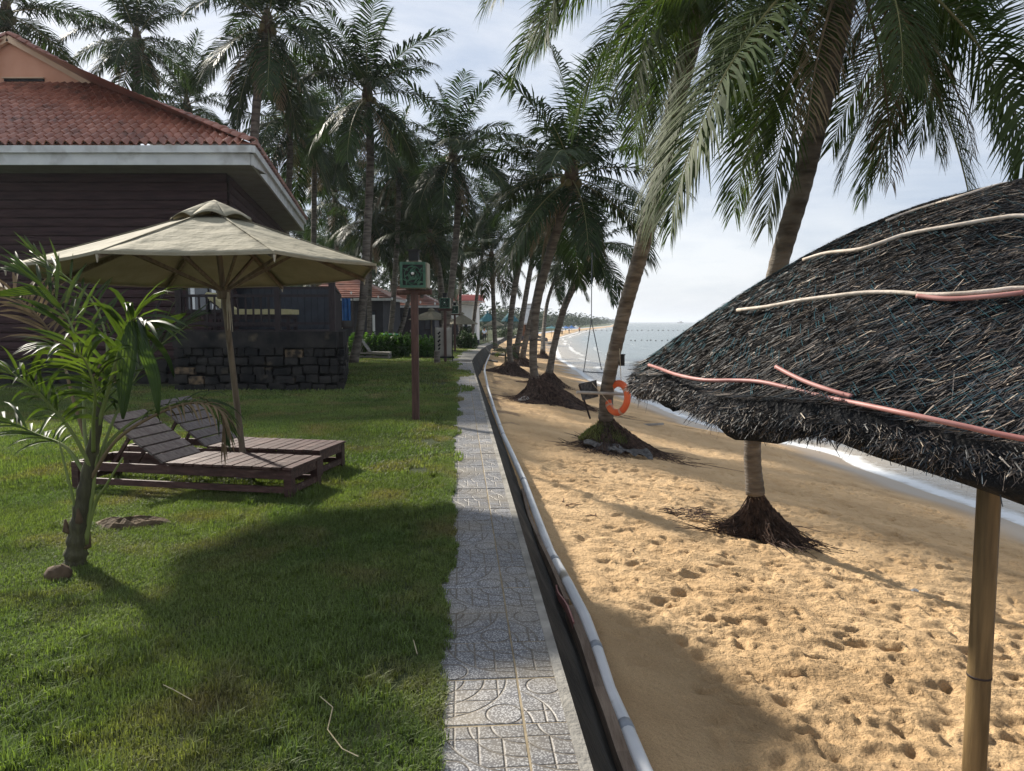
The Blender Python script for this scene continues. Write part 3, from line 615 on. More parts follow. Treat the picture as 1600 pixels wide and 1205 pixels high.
# ================================================================== PALMS
def frond_mesh(name, m, L=3.6, e0=40, droop=75, n=60, ll=0.75, lw=0.034, seed=1, hang=0.55, segs=3, sweep=0.0, pet=0.16, power=1.35, rm='rachis', vfold=0.35, jit=0.065, thin=0.022):
    """one pinnate frond, attached at the origin, growing out along +X; leaflets are folded strips that sag"""
    rr = random.Random(seed); N_ = 22; P = [np.zeros(3)]; Tn = []
    for i in range(N_):
        s = (i + .5) / N_; a = math.radians(e0 - droop * s ** power); b = sweep * s * s
        t = np.array([math.cos(a) * math.cos(b), math.cos(a) * math.sin(b), math.sin(a)]); Tn.append(t); P.append(P[-1] + t * L / N_)
    P = np.array(P); Tn = np.array(Tn + [Tn[-1]])
    mb = MB(); mb.tube(P, [thin * (1 - 0.86 * (i / N_)) * (1.7 if i == 0 else 1) for i in range(N_ + 1)], 5)
    nr = len(mb.f)
    for side in (-1, 1):
        for i in range(n):
            s = pet + (1 - pet) * (i + rr.uniform(-.2, .2) + .5) / n; s = min(s, 0.999)
            f = s * N_; k = int(f); p = P[k] + (P[min(k + 1, N_)] - P[k]) * (f - k); t = Tn[k]
            sdv = np.cross(np.array([0, 0, 1.]), t)
            if np.linalg.norm(sdv) < 0.05: sdv = np.array([0, 1., 0])
            sdv = sdv / np.linalg.norm(sdv); upn = np.cross(t, sdv)
            q = (s - pet) / (1 - pet)
            l = ll * (0.45 + 0.75 * math.sin(math.pi * min(1, q * 0.78 + 0.16))) * rr.uniform(0.85, 1.1)
            if q > 0.9: l *= 0.8
            fa = math.radians(28 + 38 * (1 - (1 - q) ** 1.2) * 0.9 + rr.gauss(0, 6)); fwd = 0.45 + 0.75 * q
            d = sdv * side * math.cos(fa * 0.75) + t * math.sin(fa * 0.75) * fwd + upn * vfold * (1 - 0.5 * q)
            d = d + np.array([rr.gauss(0, jit) for _ in range(3)]); d /= np.linalg.norm(d)
            w0 = lw * (1.0 if q < 0.85 else 0.8); pts = [p]; c = p; g = hang * rr.uniform(0.6, 1.3)
            for j in range(segs):
                d2 = d + np.array([0, 0, -1.]) * g * ((j + 0.6) / segs) ** 1.2 * 1.6; d2 /= np.linalg.norm(d2); c = c + d2 * l / segs; pts.append(c)
            wv = np.cross(d, upn * 0.6 + sdv * side * -0.3 + np.array([0, 0, .3])); wv /= np.linalg.norm(wv) + 1e-9
            vs = []; fs = []
            ws = [0.35, 1.0, 0.75, 0.05] if segs == 3 else ([0.5, 1.0, 0.05] if segs == 2 else [0.35, .9, 1.0, .6, .05])
            for j, pp_ in enumerate(pts):
                w_ = w0 * ws[min(j, len(ws) - 1)] * 0.5; vs += [pp_ - wv * w_, pp_ + wv * w_]
            for j in range(segs): fs.append((2 * j, 2 * j + 1, 2 * j + 3, 2 * j + 2))
            mb.add(vs, fs)
    me = mb.mesh(name, m); me.materials.append(M[rm])
    mi = np.zeros(len(me.polygons), np.int32); mi[:nr] = 1; me.polygons.foreach_set('material_index', mi)
    return me
ELF = [(82, 20), (67, 34), (51, 48), (34, 58), (16, 62), (-5, 58), (-30, 42), (-56, 24)]
ELS = [(80, 28), (64, 50), (48, 66), (30, 76), (12, 76), (-10, 66), (-35, 46), (-62, 24)]
def frond_set(prefix, m, n, ll, lw, L, segs, seed, hang=0.55, EL=None):
    out = []
    for i, (e0, dr) in enumerate(EL or ELS):
        out.append([frond_mesh(prefix, m, L=L, e0=e0 + v * 4, droop=dr * (1 + .12 * v), n=n, ll=ll, lw=lw, seed=seed + i * 7 + v, hang=hang * (0.55 + 0.09 * i), segs=segs, sweep=(0.25 if v else -0.2)) for v in (0, 1)])
    return out
FN = frond_set('frond', M['leaf'], 118, 0.74, 0.027, 3.7, 3, 100, 0.75)       # near palms
FF = frond_set('far_frond', M['leafdark'], 66, 0.82, 0.052, 3.3, 2, 300, 0.98, ELF)  # palms further off
DRYN = [frond_mesh('dry_frond', M['leafdry'], L=2.3, e0=-50 + v * 9, droop=38, n=46, ll=0.42, lw=0.014, seed=50 + v, hang=1.6, segs=3, rm='leafdry', vfold=0) for v in (0, 1)]
DRYF = [frond_mesh('dry_far_frond', M['leafdry'], L=2.2, e0=-55 + v * 12, droop=32, n=26, ll=0.45, lw=0.03, seed=60 + v, hang=1.6, segs=2, rm='leafdry', vfold=0) for v in (0, 1)]

def bez(a, b, c, n):
    return [a * (1 - t) ** 2 + b * 2 * t * (1 - t) + c * t * t for t in np.linspace(0, 1, n)]
def polypts(K, n):
    """smooth curve through key points (Catmull-Rom)"""
    K = [np.array(k, float) for k in K]; K = [2 * K[0] - K[1]] + K + [2 * K[-1] - K[-2]]; out = []
    m = len(K) - 3
    for i in range(n):
        u = i / (n - 1) * m; k = min(int(u), m - 1); t = u - k; p0, p1, p2, p3 = K[k:k + 4]
        out.append(0.5 * ((2 * p1) + (-p0 + p2) * t + (2 * p0 - 5 * p1 + 4 * p2 - p3) * t * t + (-p0 + 3 * p1 - 3 * p2 + p3) * t ** 3))
    return out
def root_mound(par, base, r, h, seed, ell=(1, 1), n=500, shift=(0, 0)):
    rr = random.Random(seed); mb = MB(); prof = []
    nseg = 26; vs = []; rings = 9
    for i in range(rings):
        t = i / (rings - 1); rad = r * (0.16 + 0.84 * t ** 1.5); z = h * (1 - t) ** 1.0
        for k in range(nseg):
            a = 2 * math.pi * k / nseg; q = rad * (1 + (0.20 * math.sin(3 * a + seed) + .16 * math.sin(5 * a + 2 * seed)) * t + rr.uniform(-.10, .10))
            x = base[0] + q * math.cos(a) * ell[0] + shift[0] * t; y = base[1] + q * math.sin(a) * ell[1] + shift[1] * t
            vs.append((x, y, ground(x, y) * t + base[2] * (1 - t) + z * 0.90 - 0.03 * t + rr.uniform(-.045, .045)))
    fs = []
    for i in range(rings - 1):
        for k in range(nseg): k2 = (k + 1) % nseg; fs.append((i * nseg + k, (i + 1) * nseg + k, (i + 1) * nseg + k2, i * nseg + k2))
    mb.add(vs, fs); part('root_mound', mb, M['root'], par)
    mb = MB()
    for i in range(n):
        a = rr.uniform(0, 6.28); t0 = rr.uniform(0, 0.85); t1 = min(1.32, t0 + rr.uniform(.2, .55)) if i % 9 else 1.25 + rr.uniform(0, .45); pts = []; wob = rr.uniform(-.35, .35)
        for k in range(4):
            t = t0 + (t1 - t0) * k / 3; aa = a + wob * k / 3; rad = r * (0.16 + 0.84 * t ** 1.5) * (1 + (0.20 * math.sin(3 * aa + seed) + .16 * math.sin(5 * aa + 2 * seed)) * t) + 0.008
            x = base[0] + rad * math.cos(aa) * ell[0] + shift[0] * t; y = base[1] + rad * math.sin(aa) * ell[1] + shift[1] * t; tt = min(t, 1)
            z = ground(x, y) * tt + base[2] * (1 - tt) + h * (1 - tt) + 0.012 + rr.uniform(0, .05) + (.03 * math.sin(k * 2 + i))
            pts.append((x, y, z))
        mb.tube(pts, [0.009 * max(.8, r), .008 * max(.8, r), .006 * max(.8, r), .003], 3, cap=False)
    part('roots', mb, M['root'], par, kind='stuff')
def trunk(par, K, r0, r1, n=60, sides=12, flare=1.25):
    P = polypts(K, n); R = []
    for i in range(n):
        t = i / (n - 1); R.append((r0 + (r1 - r0) * t) * (1 + (flare - 1) * math.exp(-t * 14)) * (1 + (0.035 if i % 2 else -0.02)))
    mb = MB(); mb.tube(P, R, sides); return part('trunk', mb, M['trunk'], par, True)
def crown(par, top, n, meshes, dry, seed, size=1.0, ndry=2, emax=0, lo=7, skip=None, nuts=5, hi=0, tilt=(0, 0), spec=None):
    rr = random.Random(seed); off = np.array(par.location)
    mb = MB(); mb.lathe([(0.10 * size, -.35), (0.17 * size, -.15), (0.20 * size, .05), (0.13 * size, .35), (0.03, .6)], top, 10); part('crown_heart', mb, M['fibre'], par, True)
    for i in range(nuts):
        a = i * 2.4 + seed; q = top + np.array([math.cos(a) * .22, math.sin(a) * .22, -.12 - 0.12 * (i % 2)]) * size; mb = MB()
        mb.lathe([(0.01, -.13), (.07, -.1), (.10, 0), (.08, .09), (.02, .13)], q, 8); part('coconut', mb, M['nut'], par, True)
    az0 = rr.uniform(0, 6.28)
    if spec is None:
        spec = []
        for i in range(n):
            t = (i + .5) / n; k = hi + (lo - hi) * t ** 0.9; spec.append((az0 + i * 2.39996 + rr.gauss(0, .12), k, rr.uniform(.85, 1.1)))
    for az, k, sc_ in spec:
        k = int(max(0, min(7, round(k + rr.uniform(-.3, .3))))); me_ = meshes[k][rr.randint(0, 1)]
        o = link('frond', me_, par); o.location = Vector(top - off) + Vector((0, 0, 0.12 - 0.03 * k))
        s = size * sc_; o.scale = (s, s, s); o.rotation_euler = (tilt[0] + rr.gauss(0, .05), tilt[1] + rr.gauss(0, .05), az)
    for i in range(ndry):
        o = link('dry_frond', dry[i % 2], par); o.location = Vector(top - off) + Vector((0, 0, -.2)); o.scale = (size,) * 3; o.rotation_euler = (0, 0, rr.uniform(0, 6.28)); o['label'] = 'brown dead frond hanging down the trunk'
NBR = 0
def palm(label, base, K, r0, r1, n, meshes, dry, seed, size, ndry=2, mound=None, name='coconut_palm', group=None, nuts=5, spec=None, lo=7, hi=0, sides=10, seg=50):
    t = thing(name, label, 'palm tree', base, group)
    trunk(t, K, r0, r1, seg, sides); crown(t, np.array(K[-1], float), n, meshes, dry, seed, size, ndry + (2 if n else 0), spec=spec, nuts=nuts, lo=lo, hi=hi)
    if mound: root_mound(t, np.array(base, float), *mound[:2], seed, *(mound[2:]))
    return t

# ---- the three near palms on the sand
def K_px(base, pts):
    return [np.array(base)] + [atY(px, py, Y) for px, py, Y in pts]
D2 = math.radians
bH = G(1178, 836)
kH = [bH + np.array([0, 0, 0.48])] + [atY(*q) for q in ((1176, 690, bH[1] - .1), (1192, 540, bH[1] - .35), (1215, 420, bH[1] - .7), (1252, 290, bH[1] - 1.1), (1287, 140, bH[1] - 1.5), (1315, 10, bH[1] - 1.8), (1335, -110, bH[1] - 2.0))]
specH = [(D2(a_), k_, z_) for a_, k_, z_ in ((-92, 6, .62), (-62, 7, .66), (175, 6, .95), (-165, 6, .95), (-142, 6, 1.0), (150, 6, .9), (-8, 6, .9), (-28, 7, .9), (105, 6, .85), (-150, 7, .8),
         (90, 5, .8), (-135, 4, .75), (165, 4, .8), (-10, 3, .66), (50, 4, .66), (-80, 3, .6), (120, 3, .8), (-160, 2, .8), (60, 2, .7), (-30, 1, .8), (150, 1, .9), (90, 0, .9))]
tH = palm('nearest coconut palm, trunk rising behind the thatched roof from a root mound on the sand', bH, kH, 0.085, 0.104, 0, FN, DRYN, 11, 0.82, ndry=4, mound=(0.42, 0.42, (1.0, .8), 900, (0.12, 0)), spec=specH, nuts=9, sides=16, seg=90)
bG = G(946, 700)
kG = [bG + np.array([0, 0, 0.55])] + [atY(*q) for q in ((950, 600, bG[1] - .3), (972, 500, bG[1] - .9), (1000, 400, bG[1] - 1.7), (1024, 310, bG[1] - 2.5), (1052, 180, bG[1] - 3.0), (1090, 20, bG[1] - 3.6), (1118, -120, bG[1] - 4.0))]
specG = [(D2(a_), k_, z_) for a_, k_, z_ in ((-100, 6, .85), (-128, 6, .95), (-155, 5, 1.0), (175, 5, 1.0), (-35, 6, .85), (150, 6, .9), (-80, 7, .8), (-140, 7, .85), (110, 6, .9),
         (-108, 5, .9), (-60, 5, .8), (-170, 4, 1.0), (60, 5, .8), (100, 5, .9), (140, 4, .95), (-130, 4, 1), (-45, 4, .8), (195, 4, 1.0), (0, 3, .8), (80, 3, 1), (-90, 3, .9), (160, 2, 1), (40, 2, .8), (-60, 1, 1), (180, 1, 1), (90, 0, 1))]
tG = palm('tall leaning palm carrying the orange life ring and a box on its trunk', bG, kG, 0.113, 0.132, 0, FN, DRYN, 21, 0.88, ndry=0, mound=(.72, 0.50, (1.0, .9), 900, (0.2, -0.1)), spec=specG, nuts=6, sides=16, seg=110)
bI = np.array([6.6, 8.2, 0]); bI[2] = ground(6.6, 8.2)
kI = [bI, bI + np.array([-.1, -.1, 2.5]), bI + np.array([-.5, -.4, 5.0]), atY(1625, -115, 7.0)]
specI = [(D2(a_), k_, z_) for a_, k_, z_ in ((180, 5, .85), (160, 6, .9), (-160, 6, .95), (-125, 6, 1.0), (-95, 6, .9), (140, 6, .9), (200, 6, .8), (120, 5, .9), (-60, 5, 1), (90, 4, 1), (0, 3, 1), (45, 3, 1), (-30, 2, 1), (170, 4, .7), (100, 1, 1), (-90, 2, .8), (10, 0, 1))]
palm('palm beyond the right edge whose fronds arch in over the thatched roof', bI, kI, 0.15, 0.13, 0, FN, DRYN, 31, 0.82, ndry=0, spec=specI, nuts=3, sides=12)

# ---- palms on the sand further along, each from its own root mound
def beach_palm(label, bpx, pts, r0, r1, seed, size, mound, n=20, top='', **kw):
    b = G(*bpx); K = [b + np.array([0, 0, mound[1] * 0.85])] + [atY(px, py, b[1] + dy) for px, py, dy in pts]
    return palm(label, b, K, r0, r1, n, FF, DRYF, seed, size, mound=mound, **kw)
beach_palm('straight dark-trunked palm with a long root mound spilling towards the sea', (836, 628), [(833, 560, 0), (838, 480, -.2), (858, 400, -.5), (880, 330, -.9), (893, 275, -1.3)], .105, .135, 41, .98, (1.15, 0.75, (1, .8), 420, (.55, -.2)), n=24, nuts=4)
beach_palm('slim palm leaning right towards the sea on a round brown root mound', (858, 604), [(866, 540, 0), (882, 480, -.2), (905, 432, -.5), (928, 385, -.8)], .135, .13, 42, .72, (0.85, 0.6, (1, .8), 320), n=20, nuts=2)
beach_palm('palm rooted beside the small green seedling, on a broad low root mound', (798, 586), [(796, 540, 0), (800, 480, 0), (812, 410, -.3), (830, 350, -.6), (842, 305, -.8)], .12, .15, 43, .95, (1.05, 0.65, (1, .8), 320), n=22)
beach_palm('pale palm just behind the low root mound, leaning right over it', (816, 572), [(822, 530, 0), (836, 470, 0), (850, 400, 0), (858, 350, 0)], .17, .18, 44, 1.0, (0.9, 0.6, (1, .8), 200), n=20)
beach_palm('grey palm hidden between the leaning trunks near the orange tube', (806, 562), [(812, 520, 0), (822, 460, 0), (832, 400, 0), (836, 352, 0)], .22, .16, 45, 1.05, (0.9, 0.6, (1, .8), 160), n=20)
beach_palm('small far palm leaning over the beach beyond the brown pavilion', (848, 560), [(850, 510, 3), (856, 470, 5), (872, 420, 6)], .2, .14, 46, 1.2, (0.9, 0.6, (1, .8), 100), n=20)

# ---- palms behind: (label, base px, crown px, Y, size, fronds, seed)
def back_palm(label, bx, cx, cy, Y, size, n, seed, mid=0.0, group=None, r=0.135, lo=7, hi=0, ndry=2):
    top = atY(cx, cy, Y); x = (bx - CX) / F * Y; g = float(lawn_z(x, Y)); b = np.array([x, Y, g])
    m_ = (b + top) / 2 + np.array([mid, 0, 0])
    return palm(label, b, [b, b * .55 + m_ * .45 + np.array([mid * .3, 0, 0]), m_ * .5 + top * .5 + np.array([mid * .3, 0, 0]) - np.array([0, 0, 0]), top], r * 1.15, r, n, FF, DRYF, seed, size, ndry, group=group, lo=lo, hi=hi, sides=8, seg=40)
BP = [
 ('palm with one open crown rising alone behind the red roof', 214, 214, 62, 31, 1.0, 24, 201, 0),
 ('bushy palm whose crown runs off the top edge right of the roof', 392, 418, 40, 24, 1.08, 25, 202, -.3),
 ('tall palm with an upright plume, right of the bushy crown', 552, 574, 150, 27, 1.05, 24, 203, .3),
 ('dark dense-crowned palm standing over the green box lamp', 682, 708, 245, 33, 1.12, 26, 204, .5),
 ('palm at the far upper-left corner above the roof peak', 10, 10, 22, 27, 1.05, 22, 205, 0),
 ('shaggy palm between the lone crown and the roof corner', 300, 292, 165, 38, 1.0, 24, 206, 0),
 ('palm with grey fronds just above the right end of the roof', 430, 452, 190, 34, 1.1, 26, 207, .2),
 ('low green palm at the wall bend, before the blue parasols', 774, 768, 402, 50, 1.05, 24, 208, 0),
 ('pale-trunked palm leaning left beside the far loungers', 577, 578, 345, 44, 1.1, 22, 209, 0),
 ('slanting palm that leans right in front of the second house', 612, 652, 318, 46, 1.15, 22, 210, .6),
 ('curved palm behind the fabric banner', 690, 672, 372, 40, .9, 22, 211, .4),
 ('palm half hidden right of the roof corner, below the plumed palm', 488, 492, 225, 40, 1.15, 24, 216, 0),
 ('mid-height palm between the plumed palm and the lamp', 606, 622, 262, 42, 1.1, 22, 217, .2),
 ('thin palm in front of the pink-roofed house', 735, 762, 330, 62, 1.3, 22, 212, 0),
 ('palm behind the brick-red hut, rising near the umbrella tip', 534, 522, 300, 50, 1.2, 22, 213, 0),
 ('palm standing next to the hedge right of the brown pole', 640, 630, 300, 58, 1.4, 24, 214, 0)]
for q in BP: back_palm(q[0], q[1], q[2], q[3], q[4], q[5], q[6], q[7], q[8])
rb = random.Random(99)
for i in range(16):
    Y = rb.uniform(52, 90); cx = (450 + 18.0 * i) + rb.uniform(-12, 12); cy = rb.uniform(325, 430) + (i > 12) * 20
    back_palm('palm in the crowded grove behind the bungalows', cx + rb.uniform(-18, 18), cx, cy, Y, rb.uniform(.95, 1.2), 17, 400 + i, rb.uniform(-.6, .6), group='palms of the crowded grove', ndry=1)

# ---- grass tuft at the foot of the life-ring palm, and the small seedling near it
def blades(name, c, r, n, h, w, m, label=None, cat=None, parent=None, seed=0, zf=None, kind='stuff'):
    g = np.random.default_rng(seed); a = g.uniform(0, 6.283, n); q = r * np.sqrt(g.random(n)); x = c[0] + q * np.cos(a); y_ = c[1] + q * np.sin(a); z = zf(x, y_) if zf else np.full(n, c[2])
    L_ = h * g.uniform(.5, 1.3, n); b = g.uniform(0, 6.283, n); lean = g.uniform(.1, .9, n); V = np.zeros((n, 5, 3)); bx, by = np.cos(b), np.sin(b); px, py = -by * w / 2, bx * w / 2
    V[:, 0] = np.stack([x - px, y_ - py, z], 1); V[:, 1] = np.stack([x + px, y_ + py, z], 1); mx_, my_ = x + bx * L_ * lean * .35, y_ + by * L_ * lean * .35
    V[:, 2] = np.stack([mx_ + px * .8, my_ + py * .8, z + L_ * .6], 1); V[:, 3] = np.stack([mx_ - px * .8, my_ - py * .8, z + L_ * .6], 1); V[:, 4] = np.stack([x + bx * L_ * lean, y_ + by * L_ * lean, z + L_ * (1 - .35 * lean)], 1)
    i = np.arange(n)[:, None] * 5; tri = np.concatenate([i + [0, 1, 2], i + [0, 2, 3], i + [3, 2, 4]], 1).reshape(-1, 3)
    return npmesh(name, V.reshape(-1, 3), tri, m, False)
me = blades('moss_grass', bG, .5, 2600, .09, .012, M['grassb'], seed=3, zf=lambda x, y_: bG[2] + .50 * (1 - np.clip(np.hypot(x - bG[0], y_ - bG[1]) / .62, 0, 1)) + .04)
me.transform(Matrix.Translation(-Vector(bG))); o = link('mound_grass', me, tG); o['kind'] = 'stuff'; o['label'] = 'green grass growing over the top of the root mound'
# plastic sheet / net over the lower mound
mb = MB(); g1 = []
nx_, ny_ = 16, 5
for j in range(ny_):
    for i in range(nx_):
        t = i / (nx_ - 1); x = bG[0] - .45 + 1.15 * t; y_ = bG[1] - .62 + 0.05 * j - .30 * t
        g1.append((x, y_, ground(x, y_) + 0.01 + 0.12 * rb.random() + 0.02 * j))
mb.add(g1, gridfaces(ny_, nx_).tolist()); solo('torn_net', mb, M['sheet'], 'torn grey netting draped along the foot of the life-ring palm mound', 'netting', bG, True)
sb = G(790, 572)
t = thing('palm_seedling', 'small bright green palm seedling beside the low root mound', 'seedling', sb)
mb = MB(); mb.tube([sb, sb + np.array([0, 0, .8])], [.07, .05], 6); part('stem', mb, M['stem'], t)
for i in range(6):
    o = link('frond', FF[2 + i % 3][i % 2], t); o.location = (0, 0, .75); o.scale = (.38,) * 3; o.rotation_euler = (0, 0, i * 1.05)

# ---- life ring, box and lashed board on the leaning palm
def onG(py, Y=None):
    P = polypts(kG, 200); best = min(P, key=lambda p: abs((CY - F * ((p - np.array([0, 0, HC])) @ _up) / ((p - np.array([0, 0, HC])) @ _fw)) - py)); return best
c = atY(965, 622, bG[1] - .45); t = thing('life_ring', 'orange life ring hung on the seaward side of the leaning palm', 'life ring', c)
ax = np.array([math.cos(D2(-58)), math.sin(D2(-58)), 0]); az_ = np.array([0.1, 0, 1.0]); az_ /= np.linalg.norm(az_)
mb = MB(); ring = [c + (ax * math.cos(a) + az_ * math.sin(a)) * 0.26 for a in np.linspace(0, 2 * math.pi, 33)[:-1]]
R_, n_ = 0.26, 10; vs = []; nrm_ = np.cross(ax, az_)
for i in range(32):
    a = 2 * math.pi * i / 32; rd = ax * math.cos(a) + az_ * math.sin(a)
    for k in range(n_):
        b = 2 * math.pi * k / n_; vs.append(c + rd * (R_ + .062 * math.cos(b)) + nrm_ * .058 * math.sin(b))
fs = [(i * n_ + k, i * n_ + (k + 1) % n_, ((i + 1) % 32) * n_ + (k + 1) % n_, ((i + 1) % 32) * n_ + k) for i in range(32) for k in range(n_)]
mb.add(vs, fs); part('ring', mb, M['orange'], t, True)
for a0 in (0.6, 2.2, 3.8, 5.3):
    mb = MB(); vs = []
    for i in range(3):
        a = a0 + (i - 1) * .09; rd = ax * math.cos(a) + az_ * math.sin(a)
        for k in range(n_):
            b = 2 * math.pi * k / n_; vs.append(c + rd * (R_ + .066 * math.cos(b)) + nrm_ * .062 * math.sin(b))
    mb.add(vs, [(i * n_ + k, i * n_ + (k + 1) % n_, (i + 1) * n_ + (k + 1) % n_, (i + 1) * n_ + k) for i in range(2) for k in range(n_)]); part('band', mb, mat('pale_band', (.50, .30, .22), rough=.6) if a0 < 1 else bpy.data.materials['pale_band'], t, True)
mb = MB(); mb.tube([onG(545) + np.array([.05, -.15, 0]), c + az_ * .27 + ax * .05, c + ax * .27, c - az_ * .24, atY(925, 598, bG[1] - .6)], .006, 5); part('grab_line', mb, M['rope'], t)
c = onG(562) + np.array([.155, -.03, 0]); mb = MB(); mb.box(c, (.09, .08, .19)); mb.box(c + np.array([0, -.045, .01]), (.06, .012, .13)); mb.box(c + np.array([0, 0, .10]), (.11, .10, .015))
solo('meter_box', mb, M['black'], 'small black box fixed to the trunk above the life ring', 'box', c)
c = atY(921, 610, bG[1] - .35); t = thing('signboard', 'old grey board lashed left of the life-ring palm on a propped stick', 'board', c)
mb = MB(); q = [atY(904, 600, bG[1] - .5), atY(932, 594, bG[1] - .2), atY(935, 620, bG[1] - .2), atY(910, 626, bG[1] - .45)]
mb.add([v for v in q] + [v + np.array([.0, .03, 0]) for v in q], [(0, 1, 2, 3)[::-1], (4, 5, 6, 7), (0, 1, 5, 4), (1, 2, 6, 5), (2, 3, 7, 6), (3, 0, 4, 7)]); part('board', mb, M['sheet'], t)
mb = MB(); mb.tube([atY(901, 613, bG[1] - .5), atY(975, 616, bG[1] - .3)], .028, 8); part('crossbar', mb, M['greywood'], t)
mb = MB(); mb.tube([atY(905, 602, bG[1] - .5), atY(922, 654, bG[1] - .2)], .018, 6); part('prop_stick', mb, M['darkwood'], t)
# swing of thin ropes
sY = bG[1] + 1.5; t = thing('rope_swing', 'thin rope hanging from the palms, forked to a short crossbar over the water', 'swing', atY(932, 581, sY))
for a, b, nm in (((925, 395), (924, 500), 'rope'), ((924, 500), (912, 581), 'rope'), ((924, 500), (940, 578), 'rope')):
    mb = MB(); mb.tube([atY(*a, sY), atY(*b, sY)], .009, 4); part(nm, mb, M['roperope'], t)
mb = MB(); mb.tube([atY(911, 581, sY), atY(962, 584, sY - .4)], .012, 5); part('crossbar', mb, M['roperope'], t)

# ================================================================== THATCHED SHELTER
TX, TY, TR, TZ, THh, TP, TTH, TEX, TGX = 3.076, 4.121, 2.537, 1.088, 1.239, 1.702, 0.187, 0.903, -0.069
def roof_z(t, x, y_): return TZ + THh * (1 - t ** TP) + TGX * (x - TX)
def roof_pt(t, a, lift=0.0):
    wob = 1 + (0.02 * math.sin(5 * a + 1) + 0.012 * math.sin(11 * a)) * t
    x = TX + TR * t * TEX * math.cos(a) * wob; y_ = TY + TR * t * math.sin(a) * wob
    z = roof_z(min(t, 1.0), x, y_) + 0.035 * math.sin(7 * a + 4 * t) * t * (1 - t) * 2 + 0.02 * math.sin(13 * a + 3) * t
    z -= 0.0 if t < 0.93 else 0.0
    return np.array([x, y_, z + lift])
shel = thing('thatched_shelter', 'dark thatched beach shelter covered with netting and tied down by bent poles', 'beach shelter', (TX, TY, ground(TX, TY)))
mb = MB(); na, nt = 160, 26; vs = []
for j in range(nt):
    t = 0.02 + 0.98 * j / (nt - 1)
    for i in range(na): vs.append(roof_pt(t, 2 * math.pi * i / na) + np.array([0, 0, rb.uniform(-.008, .008)]))
prof_ = [(1.012, -.04), (1.016, -.09), (1.0, -.15), (.97, -.18), (.92, -.16), (.80, -.02), (.5, .02)]
for (t, dz) in prof_:
    for i in range(na):
        a = 2 * math.pi * i / na; p = roof_pt(min(t, 1.0), a)
        p[0] = TX + (p[0] - TX) * (t if t > 1 else 1); p[1] = TY + (p[1] - TY) * (t if t > 1 else 1)
        p[2] += dz + (-.10 if t < .9 else 0) + 0.02 * math.sin(17 * a) + rb.uniform(-.022, .022); p[0] += rb.uniform(-.02, .02); p[1] += rb.uniform(-.02, .02); vs.append(p)
rows = nt + len(prof_); fs = []
for j in range(rows - 1):
    for i in range(na): i2 = (i + 1) % na; fs.append((j * na + i, (j + 1) * na + i, (j + 1) * na + i2, j * na + i2))
mb.add(vs, fs); part('thatch_roof', mb, M['thatchbase'], shel, True)
# straw: tens of thousands of short strands lying down the slope, and a hanging fringe
g = np.random.default_rng(8)
ns = 120000; aa = g.uniform(0, 2 * math.pi, ns)
aa[:int(ns * .72)] = g.uniform(math.radians(130), math.radians(305), int(ns * .72))
tt_ = np.sqrt(g.uniform(0.02, 1, ns)); V = np.zeros((ns, 4, 3))
def roofv(t, a):
    wob = 1 + (0.02 * np.sin(5 * a + 1) + 0.012 * np.sin(11 * a)) * t; x = TX + TR * t * TEX * np.cos(a) * wob; y_ = TY + TR * t * np.sin(a) * wob
    z = TZ + THh * (1 - np.minimum(t, 1) ** TP) + TGX * (x - TX) + 0.035 * np.sin(7 * a + 4 * t) * t * (1 - t) * 2 + 0.02 * np.sin(13 * a + 3) * t
    return np.stack([x, y_, z], 1)
Ls = g.uniform(.03, .13, ns); da = g.normal(0, .30, ns)
# thatch lies slantwise, swept the same way all over
t1 = np.minimum(tt_ + Ls * np.cos(da - .85) / TR, 1.03); a1 = aa + Ls * np.sin(da - .85) / (TR * np.maximum(tt_, .15))
P0 = roofv(tt_, aa); P1 = roofv(t1, a1); P0[:, 2] += g.uniform(.002, .016, ns); P1[:, 2] += g.uniform(.001, .016, ns)
d = P1 - P0; w_ = np.cross(d, np.array([0, 0, 1.])); w_ /= np.linalg.norm(w_, axis=1)[:, None] + 1e-9; ww = g.uniform(.0007, .0024, ns)[:, None]
w_ = w_ + np.array([0, 0, 1.]) * g.normal(0, .5, ns)[:, None]
V[:, 0] = P0 - w_ * ww; V[:, 1] = P0 + w_ * ww; V[:, 2] = P1 + w_ * ww * .4; V[:, 3] = P1 - w_ * ww * .4
nf_ = 90000; a = g.uniform(0, 2 * math.pi, nf_); a[:int(nf_ * .75)] = g.uniform(math.radians(125), math.radians(310), int(nf_ * .75))
u = g.random(nf_); P0 = roofv(np.full(nf_, .985) - .05 * (u > .75) , a); out = np.stack([np.cos(a), np.sin(a), np.zeros(nf_)], 1)
P0[:, 2] -= (0.02 + .145 * u); P0 += out * (0.055 * np.sin(np.pi * np.clip(u * 1.1, 0, 1)) + g.uniform(-.01, .025, nf_))[:, None]; P0[:, 2] -= .02 * fbm(a * 14, a * 0, 7, 2)
L2 = g.uniform(.015, .06, nf_) * (1 + .8 * (g.random(nf_) < .03)); dd2 = out * g.uniform(-.1, .9, nf_)[:, None] + np.stack([-np.sin(a), np.cos(a), np.zeros(nf_)], 1) * g.normal(.1, .7, nf_)[:, None] + np.array([0, 0, -1.]) * g.uniform(.1, 1.1, nf_)[:, None]
dd2 /= np.linalg.norm(dd2, axis=1)[:, None]; P1 = P0 + dd2 * L2[:, None]; w2 = np.cross(dd2, g.normal(0, 1, (nf_, 3))); w2 /= np.linalg.norm(w2, axis=1)[:, None] + 1e-9; ww2 = g.uniform(.0009, .003, nf_)[:, None]
V2 = np.stack([P0 - w2 * ww2, P0 + w2 * ww2, P1 + w2 * ww2 * .5, P1 - w2 * ww2 * .5], 1)
sh0 = np.array(shel.location)
